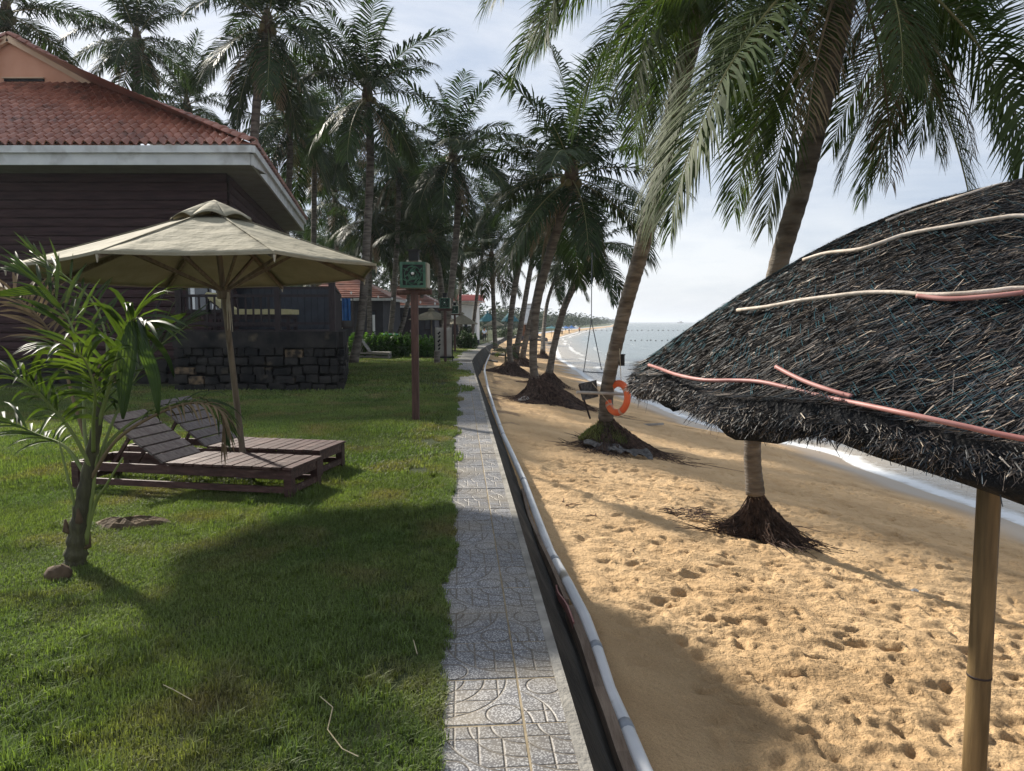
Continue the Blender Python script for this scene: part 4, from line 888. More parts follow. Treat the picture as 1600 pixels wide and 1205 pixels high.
for nm, VV in (('straw', V), ('thatch_fringe', V2)):
    o = link(nm, npmesh(nm, (VV - sh0).reshape(-1, 3), np.arange(len(VV) * 4).reshape(-1, 4), M['thatch'], False), shel); o['kind'] = 'stuff'
# netting cords
ncd = 5200; a = g.uniform(math.radians(120), math.radians(310), ncd); t0 = np.sqrt(g.uniform(.03, 1, ncd)); sgn = np.where(g.random(ncd) < .5, 1, -1); Ln = g.uniform(.03, .09, ncd)
P0 = roofv(t0, a); P1 = roofv(np.minimum(t0 + Ln * .7 / TR, 1.02), a + sgn * Ln * .7 / (TR * np.maximum(t0, .2))); P0[:, 2] += .018; P1[:, 2] += g.uniform(.012, .03, ncd)
d = P1 - P0; w_ = np.cross(d, np.array([0, 0, 1.])); w_ /= np.linalg.norm(w_, axis=1)[:, None]; w_ *= .0012
o = link('netting', npmesh('netting', (np.stack([P0 - w_, P0 + w_, P1 + w_, P1 - w_], 1) - sh0).reshape(-1, 3), np.arange(ncd * 4).reshape(-1, 4), M['net'], False), shel); o['kind'] = 'stuff'
# teal netting band along the upper edge: small raised cords at the top
def roof_hit(px, py):
    """where the sight line through a photo pixel first meets the roof (used once, to read the poles' course)"""
    r = ray(px, py); r = r / np.linalg.norm(r); o_ = np.array([0, 0, HC]); best = None; bd = 1e9
    for s in np.arange(1.0, 9, .01):
        p = o_ + r * s; q = math.hypot((p[0] - TX) / TEX, p[1] - TY) / TR
        if q > 1.06: continue
        dz = p[2] - roof_z(min(q, 1), p[0], p[1])
        if dz <= 0.012: return p + np.array([0, 0, .02])
        if dz < bd: bd = dz; best = p.copy()
    if best is None: return None
    q = min(math.hypot((best[0] - TX) / TEX, best[1] - TY) / TR, 1); best[2] = roof_z(q, best[0], best[1]) + .02; return best
def pole(px, r, m, label, ext=None, lift=0.012):
    P = [roof_hit(*q) for q in px]; P = [p + np.array([0, 0, lift]) for p in P if p is not None]
    if ext: P += ext(P[-1])
    P = polypts(P, 46); mb = MB(); mb.tube(P, r, 8); o = part('tie_pole', mb, m, shel, True)
    o['label'] = label; return P
def ringext(t_, steps, d0):
    def f(p):
        a = math.atan2((p[1] - TY), (p[0] - TX) / TEX); q = math.hypot((p[0] - TX) / TEX, p[1] - TY) / TR
        return [roof_pt(q, a + d0 * k, .02) for k in range(1, steps)]
    return f
PR = .0092
pole([(1014, 579), (1030, 585), (1058, 596), (1100, 605), (1150, 606), (1190, 609), (1235, 620), (1290, 634), (1350, 647), (1420, 663), (1500, 681), (1600, 703)], PR, M['pinkp'], 'long pink plastic pole round the eave', ringext(1, 7, .12))
pole([(1212, 592), (1235, 605), (1262, 618), (1300, 632), (1330, 641)], PR * 1.0, M['pinkp'], 'short pink pole crossing the long one', lift=.03)
pole([(1152, 494), (1200, 489), (1250, 480), (1300, 474), (1350, 469), (1400, 469), (1450, 473), (1500, 472), (1550, 468), (1600, 464)], PR, M['creamp'], 'cream pole across the middle of the roof', ringext(1, 6, .14))
pole([(1432, 475), (1480, 480), (1540, 477), (1600, 471)], PR * 1.05, M['pinkp'], 'pink pole lying under the cream one')
pole([(1255, 415), (1290, 405), (1340, 400), (1375, 390), (1410, 378), (1450, 370), (1500, 362), (1560, 352), (1600, 349)], PR, M['creamp'], 'cream pole high on the roof', ringext(1, 5, .2))
pole([(1385, 335), (1430, 322), (1500, 308), (1560, 290), (1600, 281)], PR, M['creamp'], 'cream pole along the top edge', None, -.018)
# posts
def bamboo(name, par, b, tpt, r, label=None):
    b = np.array(b); tpt = np.array(tpt); L_ = np.linalg.norm(tpt - b); mb = MB(); P = []; R = []; node = [0.22, .985, 1.86, 2.6]
    for s in np.linspace(0, L_, 80):
        k = min(abs(s - n) for n in node); P.append(b + (tpt - b) * s / L_); R.append(r * (1 - .02 * s) * (1 + (.045 if k < .018 else 0) - (.03 if .018 < k < .035 else 0)))
    mb.tube(P, R, 18); o = part(name, mb, M['bamboo'], par, True)
    for n in node:
        if n > L_ - .05: continue
        c = b + (tpt - b) * n / L_; dv = (tpt - b) / L_
        mb = MB(); mb.tube([c - dv * .004, c + dv * .004], r * (1 - .02 * n) * 1.052, 18); part('bamboo_node', mb, M['darkwood'], o, True)
    return o
pY = 2.62; top_ = atY(1546, 760, pY); bot_ = atY(1522, 1205, pY); dz_ = (top_ - bot_) / (top_[2] - bot_[2]); gz = ground(bot_[0], bot_[1]) - .1
bamboo('bamboo_post', shel, bot_ + dz_ * (gz - bot_[2]), bot_ + dz_ * (1.42 - bot_[2]), 0.041)
bamboo('bamboo_post', shel, (TX + .35, TY - .1, ground(TX, TY) - .1), (TX + .3, TY, 2.1), 0.05)
mb = MB(); mb.lathe([(.10, -.06), (.14, 0), (.07, .12), (.02, .2)], (TX, TY, TZ + THh), 10); part('roof_cap', mb, M['thatchbase'], shel, True)

# ================================================================== BUNGALOW WITH RED TILED ROOF
hy = 17.2
Cb = atY(395, 258, hy); zb = Cb[2]; xc_ = Cb[0]; zt = zb + .46
Cf = at(475, 361, zb); vdir = (Cf - Cb); vdir[2] = 0; vlen = np.linalg.norm(vdir); vdir /= vlen
bung = thing('bungalow', 'large near bungalow with red tiled hipped roof, salmon gable and dark log walls', 'house', (xc_ - 6, 22, 0))
XL = xc_ - 12.5                                              # left end, outside the frame
gy = hy + 4.3
Gb = atY(145, 131, gy); Ga = atY(13, 58, gy); Gl = np.array([2 * Ga[0] - Gb[0], gy, Gb[2]])
ev = np.array([xc_ + .04, hy - .08, zt]); el = np.array([XL, hy - .08, zt]); ef = np.array([Cf[0] + .04, Cf[1], zt])
Rr = Ga + vdir * 12 * np.array([1, 1, 0]); Rr[2] = Ga[2]
mb = MB(); dn = np.array([0, 0, -.06])
mb.add([el, ev, Gb, np.array([Gl[0], gy, Gl[2]])], [(0, 1, 2, 3)])
mb.add([ev, ef, Rr, Ga, Gb], [(0, 1, 2), (0, 2, 3), (0, 3, 4)])
mb.add([el + dn, ev + dn, ef + dn, np.array([XL, Cf[1], zt]) + dn], [(0, 3, 2, 1)])
mb.add([el, Gl, Ga, Rr, np.array([XL, Cf[1], zt])], [(0, 1, 2), (0, 2, 3), (0, 3, 4)])
part('roof', mb, M['tile'], bung)
sl_ = Gb - ev; U = np.array([1., 0, 0]); Vv = np.array([0, gy - ev[1], Gb[2] - zt]); SLn = np.linalg.norm(Vv); Vv /= SLn; Nn = np.cross(U, Vv)
TWd, TEx = 0.215, SLn / 15
def tile_mesh():
    mb = MB(); n = 8; vs = []
    for j, (v, lift) in enumerate(((-.02, .045), (TEx * 1.08, .012))):
        for i in range(n + 1):
            t = i / n; h = .050 * math.cos(2 * math.pi * t) + lift
            vs.append(((t - .5) * TWd * 1.02, v, h))
    for i in range(n + 1):
        t = i / n; vs.append(((t - .5) * TWd * 1.02, -.02, .050 * math.cos(2 * math.pi * t) + .045 - .03))
    fs = [(i, i + 1, n + 2 + i, n + 1 + i) for i in range(n)] + [(2 * n + 2 + i, 2 * n + 3 + i, i + 1, i) for i in range(n)]
    mb.add(vs, fs); return mb.mesh('roof_tile', M['tile'])
TMs = tile_mesh(); R3 = Matrix((U, Vv, Nn)).transposed().to_4x4(); hipw = (ev[0] - Gb[0])
roofo = [o for o in bung.children if o.name.startswith('roof')][0]
boff = Vector(bung.location); extra = MB(); cnt = 0
for r_ in range(15):
    v = r_ * TEx; xr = ev[0] - hipw * (v + TEx * .4) / SLn
    i = 0
    while True:
        x = ev[0] - TWd / 2 - i * TWd; i += 1
        if x > xr: continue
        if x < XL + 1: break
        p = Vector((x + rnd.uniform(-.004, .004), ev[1], zt)) + Vector(Vv) * v
        pxp = CX + F * (x / p.y)
        if pxp > -10 and cnt < 300:
            o = link('roof_tile', TMs, roofo); mtx = R3.copy(); mtx.translation = p - boff + Vector(Nn) * rnd.uniform(0, .006)
            o.matrix_local = mtx; cnt += 1
        elif pxp > -500:
            for q in TMs.polygons: pass
            A = np.array([[*c.co] for c in TMs.vertices]); W = np.array(p) + A[:, :1] * U + A[:, 1:2] * Vv + A[:, 2:3] * Nn
            extra.add(W, [tuple(q.vertices) for q in TMs.polygons])
o = part('outer_tiles', extra, M['tile'], bung, kind='stuff')
# ridge caps up the hip and the gable edge, tile ends down the side eave
def caps(a, b, n, lift=.06, r=.12, nm='ridge_tile'):
    d = (b - a) / n; L_ = np.linalg.norm(d); dh = d / L_; s_ = np.cross(dh, [0, 0, 1.]); s_ /= np.linalg.norm(s_); u_ = np.cross(s_, dh)
    mb = MB(); vs = []
    for j, (t, rr_) in enumerate(((-.06, 1.2), (1.0, .85))):
        for i in range(9):
            an = math.pi * i / 8 - .15; vs.append((L_ * t, math.cos(an) * r * rr_ * 1.1, math.sin(an) * r * rr_))
    vs += [(-.06 * L_, math.cos(math.pi * i / 8) * r * .9, math.sin(math.pi * i / 8) * r * .85) for i in range(9)]
    mb.add(vs, [(i, i + 1, 10 + i, 9 + i) for i in range(8)] + [(18 + i, 19 + i, i + 1, i) for i in range(8)]); me = mb.mesh(nm, M['tile'], True)
    mt = Matrix((dh, s_, u_)).transposed().to_4x4()
    for k in range(n):
        o = link(nm, me, roofo); q = mt.copy(); q.translation = Vector(a + d * k) - boff + Vector((0, 0, lift + rnd.uniform(-.006, .006))); o.matrix_local = q
caps(ev + np.array([-.05, .1, 0]), Gb, 20); caps(Gb, Ga, 9); caps(Gl, Ga, 9)
mb = MB()
for k in range(60):
    p = ev + (ef - ev) * (k + .5) / 60; mb.box(p + np.array([.05, 0, .03]), (.12, (vlen / 60) * .8, .07 + .02 * (k % 2)))
part('verge_tiles', mb, M['tile'], bung, kind='stuff')
# fascia in two steps, soffit, gable
mb = MB(); mb.box(((XL + xc_) / 2 - .03, hy, zb + .13), (xc_ - XL - .06, .06, .26)); part('lower_fascia', mb, M['fascia'], bung)
mb = MB(); mb.box(((XL + xc_) / 2 + .02, hy - .05, zb + .34), (xc_ - XL, .14, .16)); part('upper_fascia', mb, M['fascia'], bung)
mb = MB(); mb.bar(Cb + np.array([-.03, .04, .13]), Cf + np.array([-.03, 0, .13]), .06, .26); part('lower_fascia', mb, M['fascia'], bung)
mb = MB(); mb.bar(Cb + np.array([.03, -.10, .34]), Cf + np.array([.03, 0, .34]), .14, .16); part('upper_fascia', mb, M['fascia'], bung)
wy = hy + .95; wx = xc_ - .80 + vdir[0] * .95
mb = MB(); zs_ = zb + .012
mb.box(((XL + xc_) / 2, (hy + wy) / 2 + .05, zs_), (xc_ - XL - .1, wy - hy + .1, .02)); part('soffit', mb, M['soffit'], bung)
mb = MB(); mb.add([(xc_ - .06, hy + .1, zs_ - .012), (Cf[0] - .06, Cf[1], zs_ - .012), (Cf[0] - .95, Cf[1], zs_ - .012), (xc_ - .95, hy + .1, zs_ - .012),
                   (xc_ - .06, hy + .1, zs_ + .012), (Cf[0] - .06, Cf[1], zs_ + .012), (Cf[0] - .95, Cf[1], zs_ + .012), (xc_ - .95, hy + .1, zs_ + .012)],
                  [(0, 1, 2, 3), (7, 6, 5, 4), (0, 4, 5, 1), (1, 5, 6, 2), (2, 6, 7, 3), (3, 7, 4, 0)]); part('soffit', mb, M['soffit'], bung)
mb = MB(); gi = (Gb + Gl) / 2
mb.add([Gl + np.array([.1, .1, 0]), Gb + np.array([-.1, .1, 0]), Ga + np.array([0, .1, -.05]), Gl + np.array([.1, .3, 0]), Gb + np.array([-.1, .3, 0]), Ga + np.array([0, .3, -.05])], [(0, 1, 2), (5, 4, 3), (0, 3, 4, 1), (1, 4, 5, 2), (2, 5, 3, 0)]); part('gable', mb, M['gable'], bung)
for e_ in (Gb, Gl):
    mb = MB(); mb.bar(e_ + np.array([0, -.02, -.05]), Ga + np.array([0, -.02, -.05]), .10, .17); part('bargeboard', mb, M['barge'], bung)
mb = MB(); q = atY(35, 124, gy); mb.box((q[0], gy + .09, q[2]), (1.15, .06, .07)); part('vent_slot', mb, M['black'], bung)
mb = MB(); mb.box((q[0], gy + .06, q[2] + .05), (1.2, .1, .03)); part('vent_lintel', mb, M['barge'], bung)
# log-board walls, plank by plank, over a rough stone footing
base_z = .62; npk = 21; ph_ = (zb - base_z) / npk
def logplank(a, b, z, h, out):
    a = np.array(a); b = np.array(b); mb = MB(); n = 14; vs = []
    for i in range(n + 1):
        p = a + (b - a) * i / n
        for (dz, o_) in ((0, 0), (.12 * h, .035), (.5 * h, .05), (.88 * h, .035), (h, 0)):
            j = rnd.uniform(-.006, .006); vs.append((p[0] + out[0] * (o_ + j), p[1] + out[1] * (o_ + j), z + dz))
    mb.add(vs, [(i * 5 + k, (i + 1) * 5 + k, (i + 1) * 5 + k + 1, i * 5 + k + 1) for i in range(n) for k in range(4)]); return mb
mb = MB(); wb = np.array([wx, wy, 0]) + vdir * 11.5
core = [(XL + .5, wy + .02, 0), (wx - .02, wy + .02, 0), (wb[0] - .02, wb[1], 0), (XL + .5, wb[1], 0)]
mb.add([(x, y_, -.1) for x, y_, z in core] + [(x, y_, zb) for x, y_, z in core], [(0, 1, 5, 4), (1, 2, 6, 5), (2, 3, 7, 6), (3, 0, 4, 7), (4, 5, 6, 7)]); wall_ = part('wall', mb, M['logwall'], bung)
for k in range(npk):
    part('log_plank', logplank((XL + .5, wy, 0), (wx, wy, 0), base_z + k * ph_, ph_, (0, -1)), M['logwall'], wall_)
    part('log_plank', logplank((wx, wy, 0), (wb[0], wb[1], 0), base_z + k * ph_, ph_, (1, 0.1)), M['logwall'], wall_)
# stones: a few shared rough blocks
def rough_block(seed):
    rr = random.Random(seed); mb = MB(); n = 3; idx = {}; vs = []
    def vid(i, j, k):
        if (i, j, k) not in idx:
            p = np.array([i, j, k], float) / (n) * 2 - 1; q = p * (1 - .10 * (abs(p).sum() - 1) / 2); q += np.array([rr.uniform(-.07, .07) for _ in range(3)]); idx[(i, j, k)] = len(vs); vs.append(q * .5)
        return idx[(i, j, k)]
    fs = []
    for a in range(n):
        for b in range(n):
            fs += [(vid(a, b, 0), vid(a, b + 1, 0), vid(a + 1, b + 1, 0), vid(a + 1, b, 0)), (vid(a, b, n), vid(a + 1, b, n), vid(a + 1, b + 1, n), vid(a, b + 1, n)),
                   (vid(a, 0, b), vid(a + 1, 0, b), vid(a + 1, 0, b + 1), vid(a, 0, b + 1)), (vid(a, n, b), vid(a, n, b + 1), vid(a + 1, n, b + 1), vid(a + 1, n, b)),
                   (vid(0, a, b), vid(0, a, b + 1), vid(0, a + 1, b + 1), vid(0, a + 1, b)), (vid(n, a, b), vid(n, a + 1, b), vid(n, a + 1, b + 1), vid(n, a, b + 1))]
    mb.add(vs, fs); return mb.mesh('stone', M['stone'])
BL = [rough_block(i) for i in range(6)]
M['stonetan'] = mat('tan_stone', (0.022, 0.018, 0.015), (0.20, 0.14, 0.085), 7, rough=0.9, bump=1, bscale=12, worldco=True, ramp=(.40, .66))
tanBL = []
for b_ in BL:
    q_ = b_.copy(); q_.materials[0] = M['stonetan']; tanBL.append(q_)
def stones(par, off, a, b, z0, z1, rows, wmean, outv, depth=.14, nm='stone'):
    a = np.array(a, float); b = np.array(b, float); L_ = np.linalg.norm(b - a); d = (b - a) / L_; h = (z1 - z0) / rows; ang = math.atan2(d[1], d[0])
    for r_ in range(rows):
        s = 0
        while s < L_ - .08:
            w = min(wmean * rnd.uniform(.45, 1.6), L_ - s); hh = h * rnd.uniform(.74, 1.0)
            o = link(nm, (tanBL if rnd.random() < .09 else BL)[rnd.randint(0, 5)], par); c = a + d * (s + w / 2) + np.array(outv) * (.02 + rnd.uniform(0, .045)); o.location = Vector((c[0], c[1], z0 + (r_ + .5) * h + rnd.uniform(-.03, .03))) - off
            o.scale = (w * .95, depth, hh); o.rotation_euler = (0, rnd.uniform(-.06, .06), ang + rnd.choice((0, math.pi))); s += w
stones(wall_, boff, (-14.2, wy, 0), (wx, wy, 0), -.02, base_z, 2, .55, (0, -1, 0))
# windows on the front wall near the deck
for px_ in (312, 345):
    c = atY(px_, 452, wy); mb = MB(); mb.box((c[0], wy - .05, 2.35), (.62, .08, 1.15)); f_ = part('window', mb, M['darkwood'], bung)
    mb = MB(); mb.box((c[0], wy - .10, 2.35), (.48, .02, 1.0)); part('pane', mb, M['glass'], f_)
    mb = MB(); mb.box((c[0] - .13, wy - .115, 2.35), (.10, .012, .98)); part('curtain', mb, M['white'], f_)

# ---- stone-walled deck beside it
Dc = at(530, 611); Db = at(541.5, 575); dv = Db - Dc; dv[2] = 0; dv /= np.linalg.norm(dv); Dl = np.array([-7.55, Dc[1], 0]); dh_ = atY(530, 518, Dc[1])[2]; dl = 6.2
deck = thing('stone_deck', 'raised terrace with blackened stone walls and dark wooden railing beside the bungalow', 'terrace', (Dc[0] - 1.8, Dc[1] + 2.5, 0)); doff = Vector(deck.location)
mb = MB(); A_ = [Dl + np.array([.04, .04, 0]), Dc + np.array([-.05, .04, 0]), Dc + dv * dl + np.array([-.05, 0, 0]), Dl + dv * dl]
mb.add([(*p[:2], -.1) for p in A_] + [(*p[:2], dh_ - .03) for p in A_], [(0, 1, 5, 4), (1, 2, 6, 5), (2, 3, 7, 6), (3, 0, 4, 7), (4, 5, 6, 7)]); part('mortar_core', mb, M['mortar'], deck)
ctop = .36
stones(deck, doff, Dl, Dc, -.03, dh_ - ctop, 5, .30, (0, -1, 0))
stones(deck, doff, Dc, Dc + dv * dl, -.03, dh_ - ctop, 5, .40, (1, 0, 0))
for a, b, nm in ((Dl, Dc + np.array([-.01, 0, 0]), 'coping_beam'), (Dc + dv * .12, Dc + dv * dl, 'coping_beam')):
    P = [np.array(a) + (np.array(b) - np.array(a)) * t + np.array([0, 0, dh_ - ctop / 2]) for t in np.linspace(0, 1, 18)]
    mb = MB()
    for i in range(17): mb.bar(P[i], P[i + 1] + (P[i + 1] - P[i]) * .01, .24 + rnd.uniform(-.015, .015), ctop * rnd.uniform(.96, 1.0))
    part(nm, mb, M['stone'], deck)
mb = MB(); ftop = [Dl + np.array([.1, .1, 0]), Dc + np.array([-.12, .1, 0]), Dc + dv * (dl - .1) + np.array([-.12, 0, 0]), Dl + dv * (dl - .1)]
mb.add([(*p[:2], dh_ - .005) for p in ftop] + [(*p[:2], dh_ + .02) for p in ftop], [(0, 1, 5, 4), (1, 2, 6, 5), (2, 3, 7, 6), (3, 0, 4, 7), (4, 5, 6, 7)]); part('deck_floor', mb, M['darkwood'], deck)
def dpx(px, dy=0): return np.array([(px - CX) / F * (Dc[1] + .08) * 1.0, Dc[1] + .08 + dy, 0])
rail = bpy.data.objects.new('railing', None); C.objects.link(rail); rail.parent = deck
def rbox(p, size, m='darkwood', nm='rail_post', par=rail): mb = MB(); mb.box(p, size); return part(nm, mb, M[m], par)
ztop = atY(500, 462, Dc[1])[2]; zup = atY(500, 441, Dc[1])[2]
for px_ in (283, 362, 436, 521):
    p = dpx(px_); hgt = (1.30 if px_ in (521, 283) else 1.02); rbox((p[0], p[1], dh_ + hgt / 2), (.13 if px_ != 436 else .11, .12, hgt))
xr0, xr1 = dpx(283)[0], dpx(521)[0]
rbox(((xr0 + xr1) / 2, Dc[1] + .08, ztop), (xr1 - xr0, .07, .06), nm='top_rail'); rbox(((xr0 + xr1) / 2, Dc[1] + .08, dh_ + .18), (xr1 - xr0, .06, .05), nm='bottom_rail')
rbox(((dpx(385)[0] + xr1) / 2, Dc[1] + .08, zup), (xr1 - dpx(385)[0], .06, .06), nm='upper_rail')
for k in range(12):
    px_ = 290 + k * 12
    if abs(px_ - 362) < 6: continue
    p = dpx(px_); rbox((p[0], p[1], (dh_ + .2 + ztop) / 2), (.035, .035, ztop - dh_ - .2), nm='baluster')
for k in range(9):
    p = Dc + dv * (.5 + .6 * k) + np.array([-.1, 0, 0]); rbox((p[0], p[1], dh_ + .5), (.05, .05, 1.0), nm='baluster')
mb = MB(); mb.bar(Dc + np.array([-.1, .1, dh_ + 1.0]), Dc + dv * dl + np.array([-.1, 0, dh_ + 1.0]), .07, .06); part('side_rail', mb, M['darkwood'], rail)
mb = MB(); mb.bar((-7.75, Dc[1] + .1, dh_ + .95), (-8.35, Dc[1] - .35, dh_ * .45), .05, .05); part('stair_rail', mb, M['darkwood'], rail)
mb = MB(); mb.bar((-7.75, Dc[1] + .1, dh_ + .45), (-8.35, Dc[1] - .35, dh_ * .2), .04, .04); part('stair_rail', mb, M['darkwood'], rail)
# boarded slate screen along the far side
ybk = Dc[1] + 2.6; x0_ = (366 - CX) / F * ybk; x1_ = (519 - CX) / F * ybk; nb = 15; zs1 = atY(450, 452, ybk)[2]
for k in range(nb):
    w = (x1_ - x0_) / nb; mb = MB(); mb.box((x0_ + (k + .5) * w, ybk + rnd.uniform(-.004, .004), (dh_ + zs1) / 2), (w * .955, .04, zs1 - dh_)); part('screen_board', mb, M['slate'], deck)
mb = MB(); mb.box(((x0_ + x1_) / 2, ybk + .04, zs1 + .03), (x1_ - x0_ + .1, .12, .07)); part('screen_cap', mb, M['darkwood'], deck)
mb = MB(); mb.box(((x0_ + x1_) / 2, ybk + .03, (dh_ + zs1) / 2), (x1_ - x0_, .02, zs1 - dh_ - .02)); part('screen_backing', mb, M['black'], deck)
mb = MB(); mb.box(((x0_ + x1_) / 2 - .2, ybk + .02, zs1 + .62), (x1_ - x0_ - .4, .05, 1.0)); part('upper_screen', mb, M['darkwood'], deck)

# ================================================================== SUN LOUNGERS
def lounger(label, fr, u, v, L, W, H, hinge, backL, backA, ms, mback, nslat, nback, frame='redwood', group=None, seatgap=.14):
    """fr: front corner at the foot end; u runs towards the head, v across"""
    t = thing('sun_lounger', label, 'sun lounger', fr, group); fr = np.array(fr, float); u = np.array(u, float); u /= np.linalg.norm(u); v = np.array(v, float); v /= np.linalg.norm(v); z = np.array([0, 0, 1.])
    ax = (u, v, z)
    for s in (0, 1):
        for q in (0, 1):
            mb = MB(); mb.box(fr + u * (L * s + (.035 if s == 0 else -.035)) + v * (W * q + (.035 if q == 0 else -.035)) + z * (H - .03) / 2, (.07, .07, H - .03), ax); part('leg', mb, M[frame], t)
    for q in (0, 1):
        vv = v * (W * q + (.022 if q == 0 else -.022))
        mb = MB(); mb.box(fr + u * L / 2 + vv + z * (H - .065), (L - .142, .03, .075), ax); part('side_rail', mb, M[frame], t)
        mb = MB(); mb.box(fr + u * L / 2 + vv + z * H * .30, (L - .142, .028, .055), ax); part('lower_rail', mb, M[frame], t)
    for s in (0, 1):
        uu = u * (L * s + (.02 if s == 0 else -.02))
        mb = MB(); mb.box(fr + uu + v * W / 2 + z * (H - .065), (.03, W - .142, .075), ax); part('end_rail', mb, M[frame], t)
        mb = MB(); mb.box(fr + uu + v * W / 2 + z * H * .30, (.028, W - .142, .055), ax); part('lower_end_rail', mb, M[frame], t)
    step = hinge / nslat
    for k in range(nslat):
        mb = MB(); mb.box(fr + u * (step * (k + .5) - .015) + v * (W / 2 + rnd.uniform(-.004, .004)) + z * (H - .008 + rnd.uniform(-.002, .003)), (step * seatgap_(seatgap), W + .03, .022), ax); part('slat', mb, M[ms], t)
    b = u * math.cos(backA) + z * math.sin(backA); nb_ = np.cross(v, b) * -1; st = backL / nback; o_ = fr + u * (hinge + .01) + z * (H - .01)
    for q in (.10, W - .10):
        mb = MB(); mb.box(o_ + v * q + b * backL / 2 + nb_ * .028, (backL, .035, .03), (b, v, nb_)); part('back_rail', mb, M[frame], t)
        mb = MB(); pt_ = o_ + v * q + b * backL * .62 + nb_ * .05; mb.bar(pt_, np.array([pt_[0], pt_[1], 0]) + u * .22 + z * (H - .10), .028, .028, (0.2, 1, 0.1)); part('back_prop', mb, M[frame], t)
    for k in range(nback):
        mb = MB(); mb.box(o_ + b * st * (k + .5) + v * (W / 2 + rnd.uniform(-.004, .004)), (st * .84, W - .01, .020), (b, v, nb_)); part('back_slat', mb, M[mback], t)
    return t
def seatgap_(g): return 1 - g
A1 = at(456, 783); B1 = at(113, 765); u1 = B1 - A1; L1 = np.linalg.norm(u1); v1 = np.array([-u1[1], u1[0], 0]) * -1
lounger('nearer dark red wooden lounger, its back raised behind the young palm', A1, u1, v1, L1, .56, .29, L1 * .56, .74, D2(34), 'redwood', 'redwoodgrey', 13, 6)
A2 = A1 + np.array([.02, .86, 0]) + np.array([0.0, 0, 0]); 
lounger('farther dark red wooden lounger just behind the umbrella pole, back raised', A2, u1, v1, L1, .58, .29, L1 * .56, .74, D2(38), 'redwood', 'redwoodgrey', 13, 6)
q0 = at(608, 562); q0[2] = float(lawn_z(q0[0], q0[1])); q1 = at(546, 560)
lounger('bleached grey lounger with raised back, alone on the lawn before the hedge', q0, q1 - q0, (0, 1, 0), np.linalg.norm(q1 - q0) + .25, .62, .30, 1.05, .72, D2(48), 'greywood', 'greywood', 12, 6, frame='greywood')
# cushioned lounger up on the deck
yk_ = Dc[1] + .75; c0 = atY(452, 488, yk_); 
tl = lounger('brown wooden lounger on the deck behind the railing', (c0[0], yk_, dh_ + .02), (-1, 0, 0), (0, 1, 0), 2.0, .62, .36, 1.4, .70, D2(38), 'darkwood', 'darkwood', 10, 5, frame='darkwood')
mb = MB(); zc = dh_ + .02 + .36
for k in range(9): mb.box((c0[0] + .05 - .16 * (k + .5), yk_ + .31, zc + .065 + .004 * (k % 2)), (.157, .60, .115 + .012 * (k % 2)))
for k in range(4):
    a = D2(38); p = np.array([c0[0] - 1.42 - math.cos(a) * .17 * (k + .5), yk_ + .31, zc + .06 + math.sin(a) * .17 * (k + .5)]); mb.box(p, (.168, .60, .12), ((-math.cos(a), 0, math.sin(a)), (0, 1, 0), (-math.sin(a), 0, -math.cos(a))))
solo('cushion', mb, M['cushion'], 'thick khaki mattress lying on the deck lounger', 'cushion', (c0[0] - .8, yk_ + .3, zc))

# ================================================================== BIG CANVAS UMBRELLA
UX, UY, UR, UZ = -2.72, 6.60, 1.53, 1.995
pb = np.array([-2.615, 7.0, 0]); ua = np.array([-2.68, 6.60, 2.60])
umb = thing('canvas_umbrella', 'big beige octagonal canvas umbrella over the two dark red loungers', 'umbrella', pb)
def rimz(x, y_): return UZ + .035 * (x - UX) - .030 * (y_ - UY)
A0 = D2(-90 - 6)
corners = []
for k in range(8):
    a = A0 + k * math.pi / 4; x = UX + UR * math.cos(a); y_ = UY + UR * math.sin(a); corners.append(np.array([x, y_, rimz(x, y_)]))
topc = ua + np.array([0, 0, -.03])
def gores(mb, t0, t1, cc, top, nU=10, nT=12, sag=.035, bow=.0, flap=0.0):
    for k in range(8):
        a, b = cc[k], cc[(k + 1) % 8]; vs = []
        for j in range(nT + 1):
            t = t0 + (t1 - t0) * j / nT
            for i in range(nU + 1):
                s = i / nU; e = a * (1 - s) + b * s; p = top * (1 - t) + e * t
                e0 = math.sin(math.pi * s); p = p + np.array([0, 0, -sag * e0 * t * (0.4 + .6 * t)]) + np.array([0, 0, -bow * math.sin(math.pi * t)])
                # slack cloth pulled in a little at the hem between ribs
                if flap: p = p + np.array([0, 0, flap * e0 * (t - t0) / (t1 - t0)])
                dctr = (np.array([top[0], top[1], 0]) - np.array([p[0], p[1], 0])); p = p + dctr * .018 * e0 * t
                p[2] += .007 * (float(vn(p[0] * 9 + k, p[1] * 9, 4)) - .5) * (0 if i in (0, nU) else 1)
                vs.append(p)
        w = nU + 1; mb.add(vs, [(j * w + i, j * w + i + 1, (j + 1) * w + i + 1, (j + 1) * w + i) for j in range(nT) for i in range(nU)])
mb = MB(); gores(mb, .16, 1.0, corners, topc - np.array([0, 0, .02]), sag=.012, bow=.008)
can = part('canopy', mb, M['canvas'], umb, True)
md = can.modifiers.new('thickness', 'SOLIDIFY'); md.thickness = .004
mb = MB()
for k in range(8):
    a, b = corners[k], corners[(k + 1) % 8]; P = []
    for i in range(11):
        s = i / 10; e0 = math.sin(math.pi * s); p = a * (1 - s) + b * s + np.array([0, 0, -.012 * e0 - .002]); p += (np.array([topc[0] - p[0], topc[1] - p[1], 0])) * .018 * e0; P.append(p)
    for i in range(10): mb.bar(P[i], P[i + 1] + (P[i + 1] - P[i]) * .02, .006, .022)
part('hem', mb, M['canvas'], umb)
for k in range(8):
    mb = MB(); a_, b_ = topc * .84 + corners[k] * .16, corners[k]; mb.bar(a_ + np.array([0, 0, -.012]), b_ + np.array([0, 0, .003]), .014, .006); part('seam', mb, M['canvas'], can)
vc = []
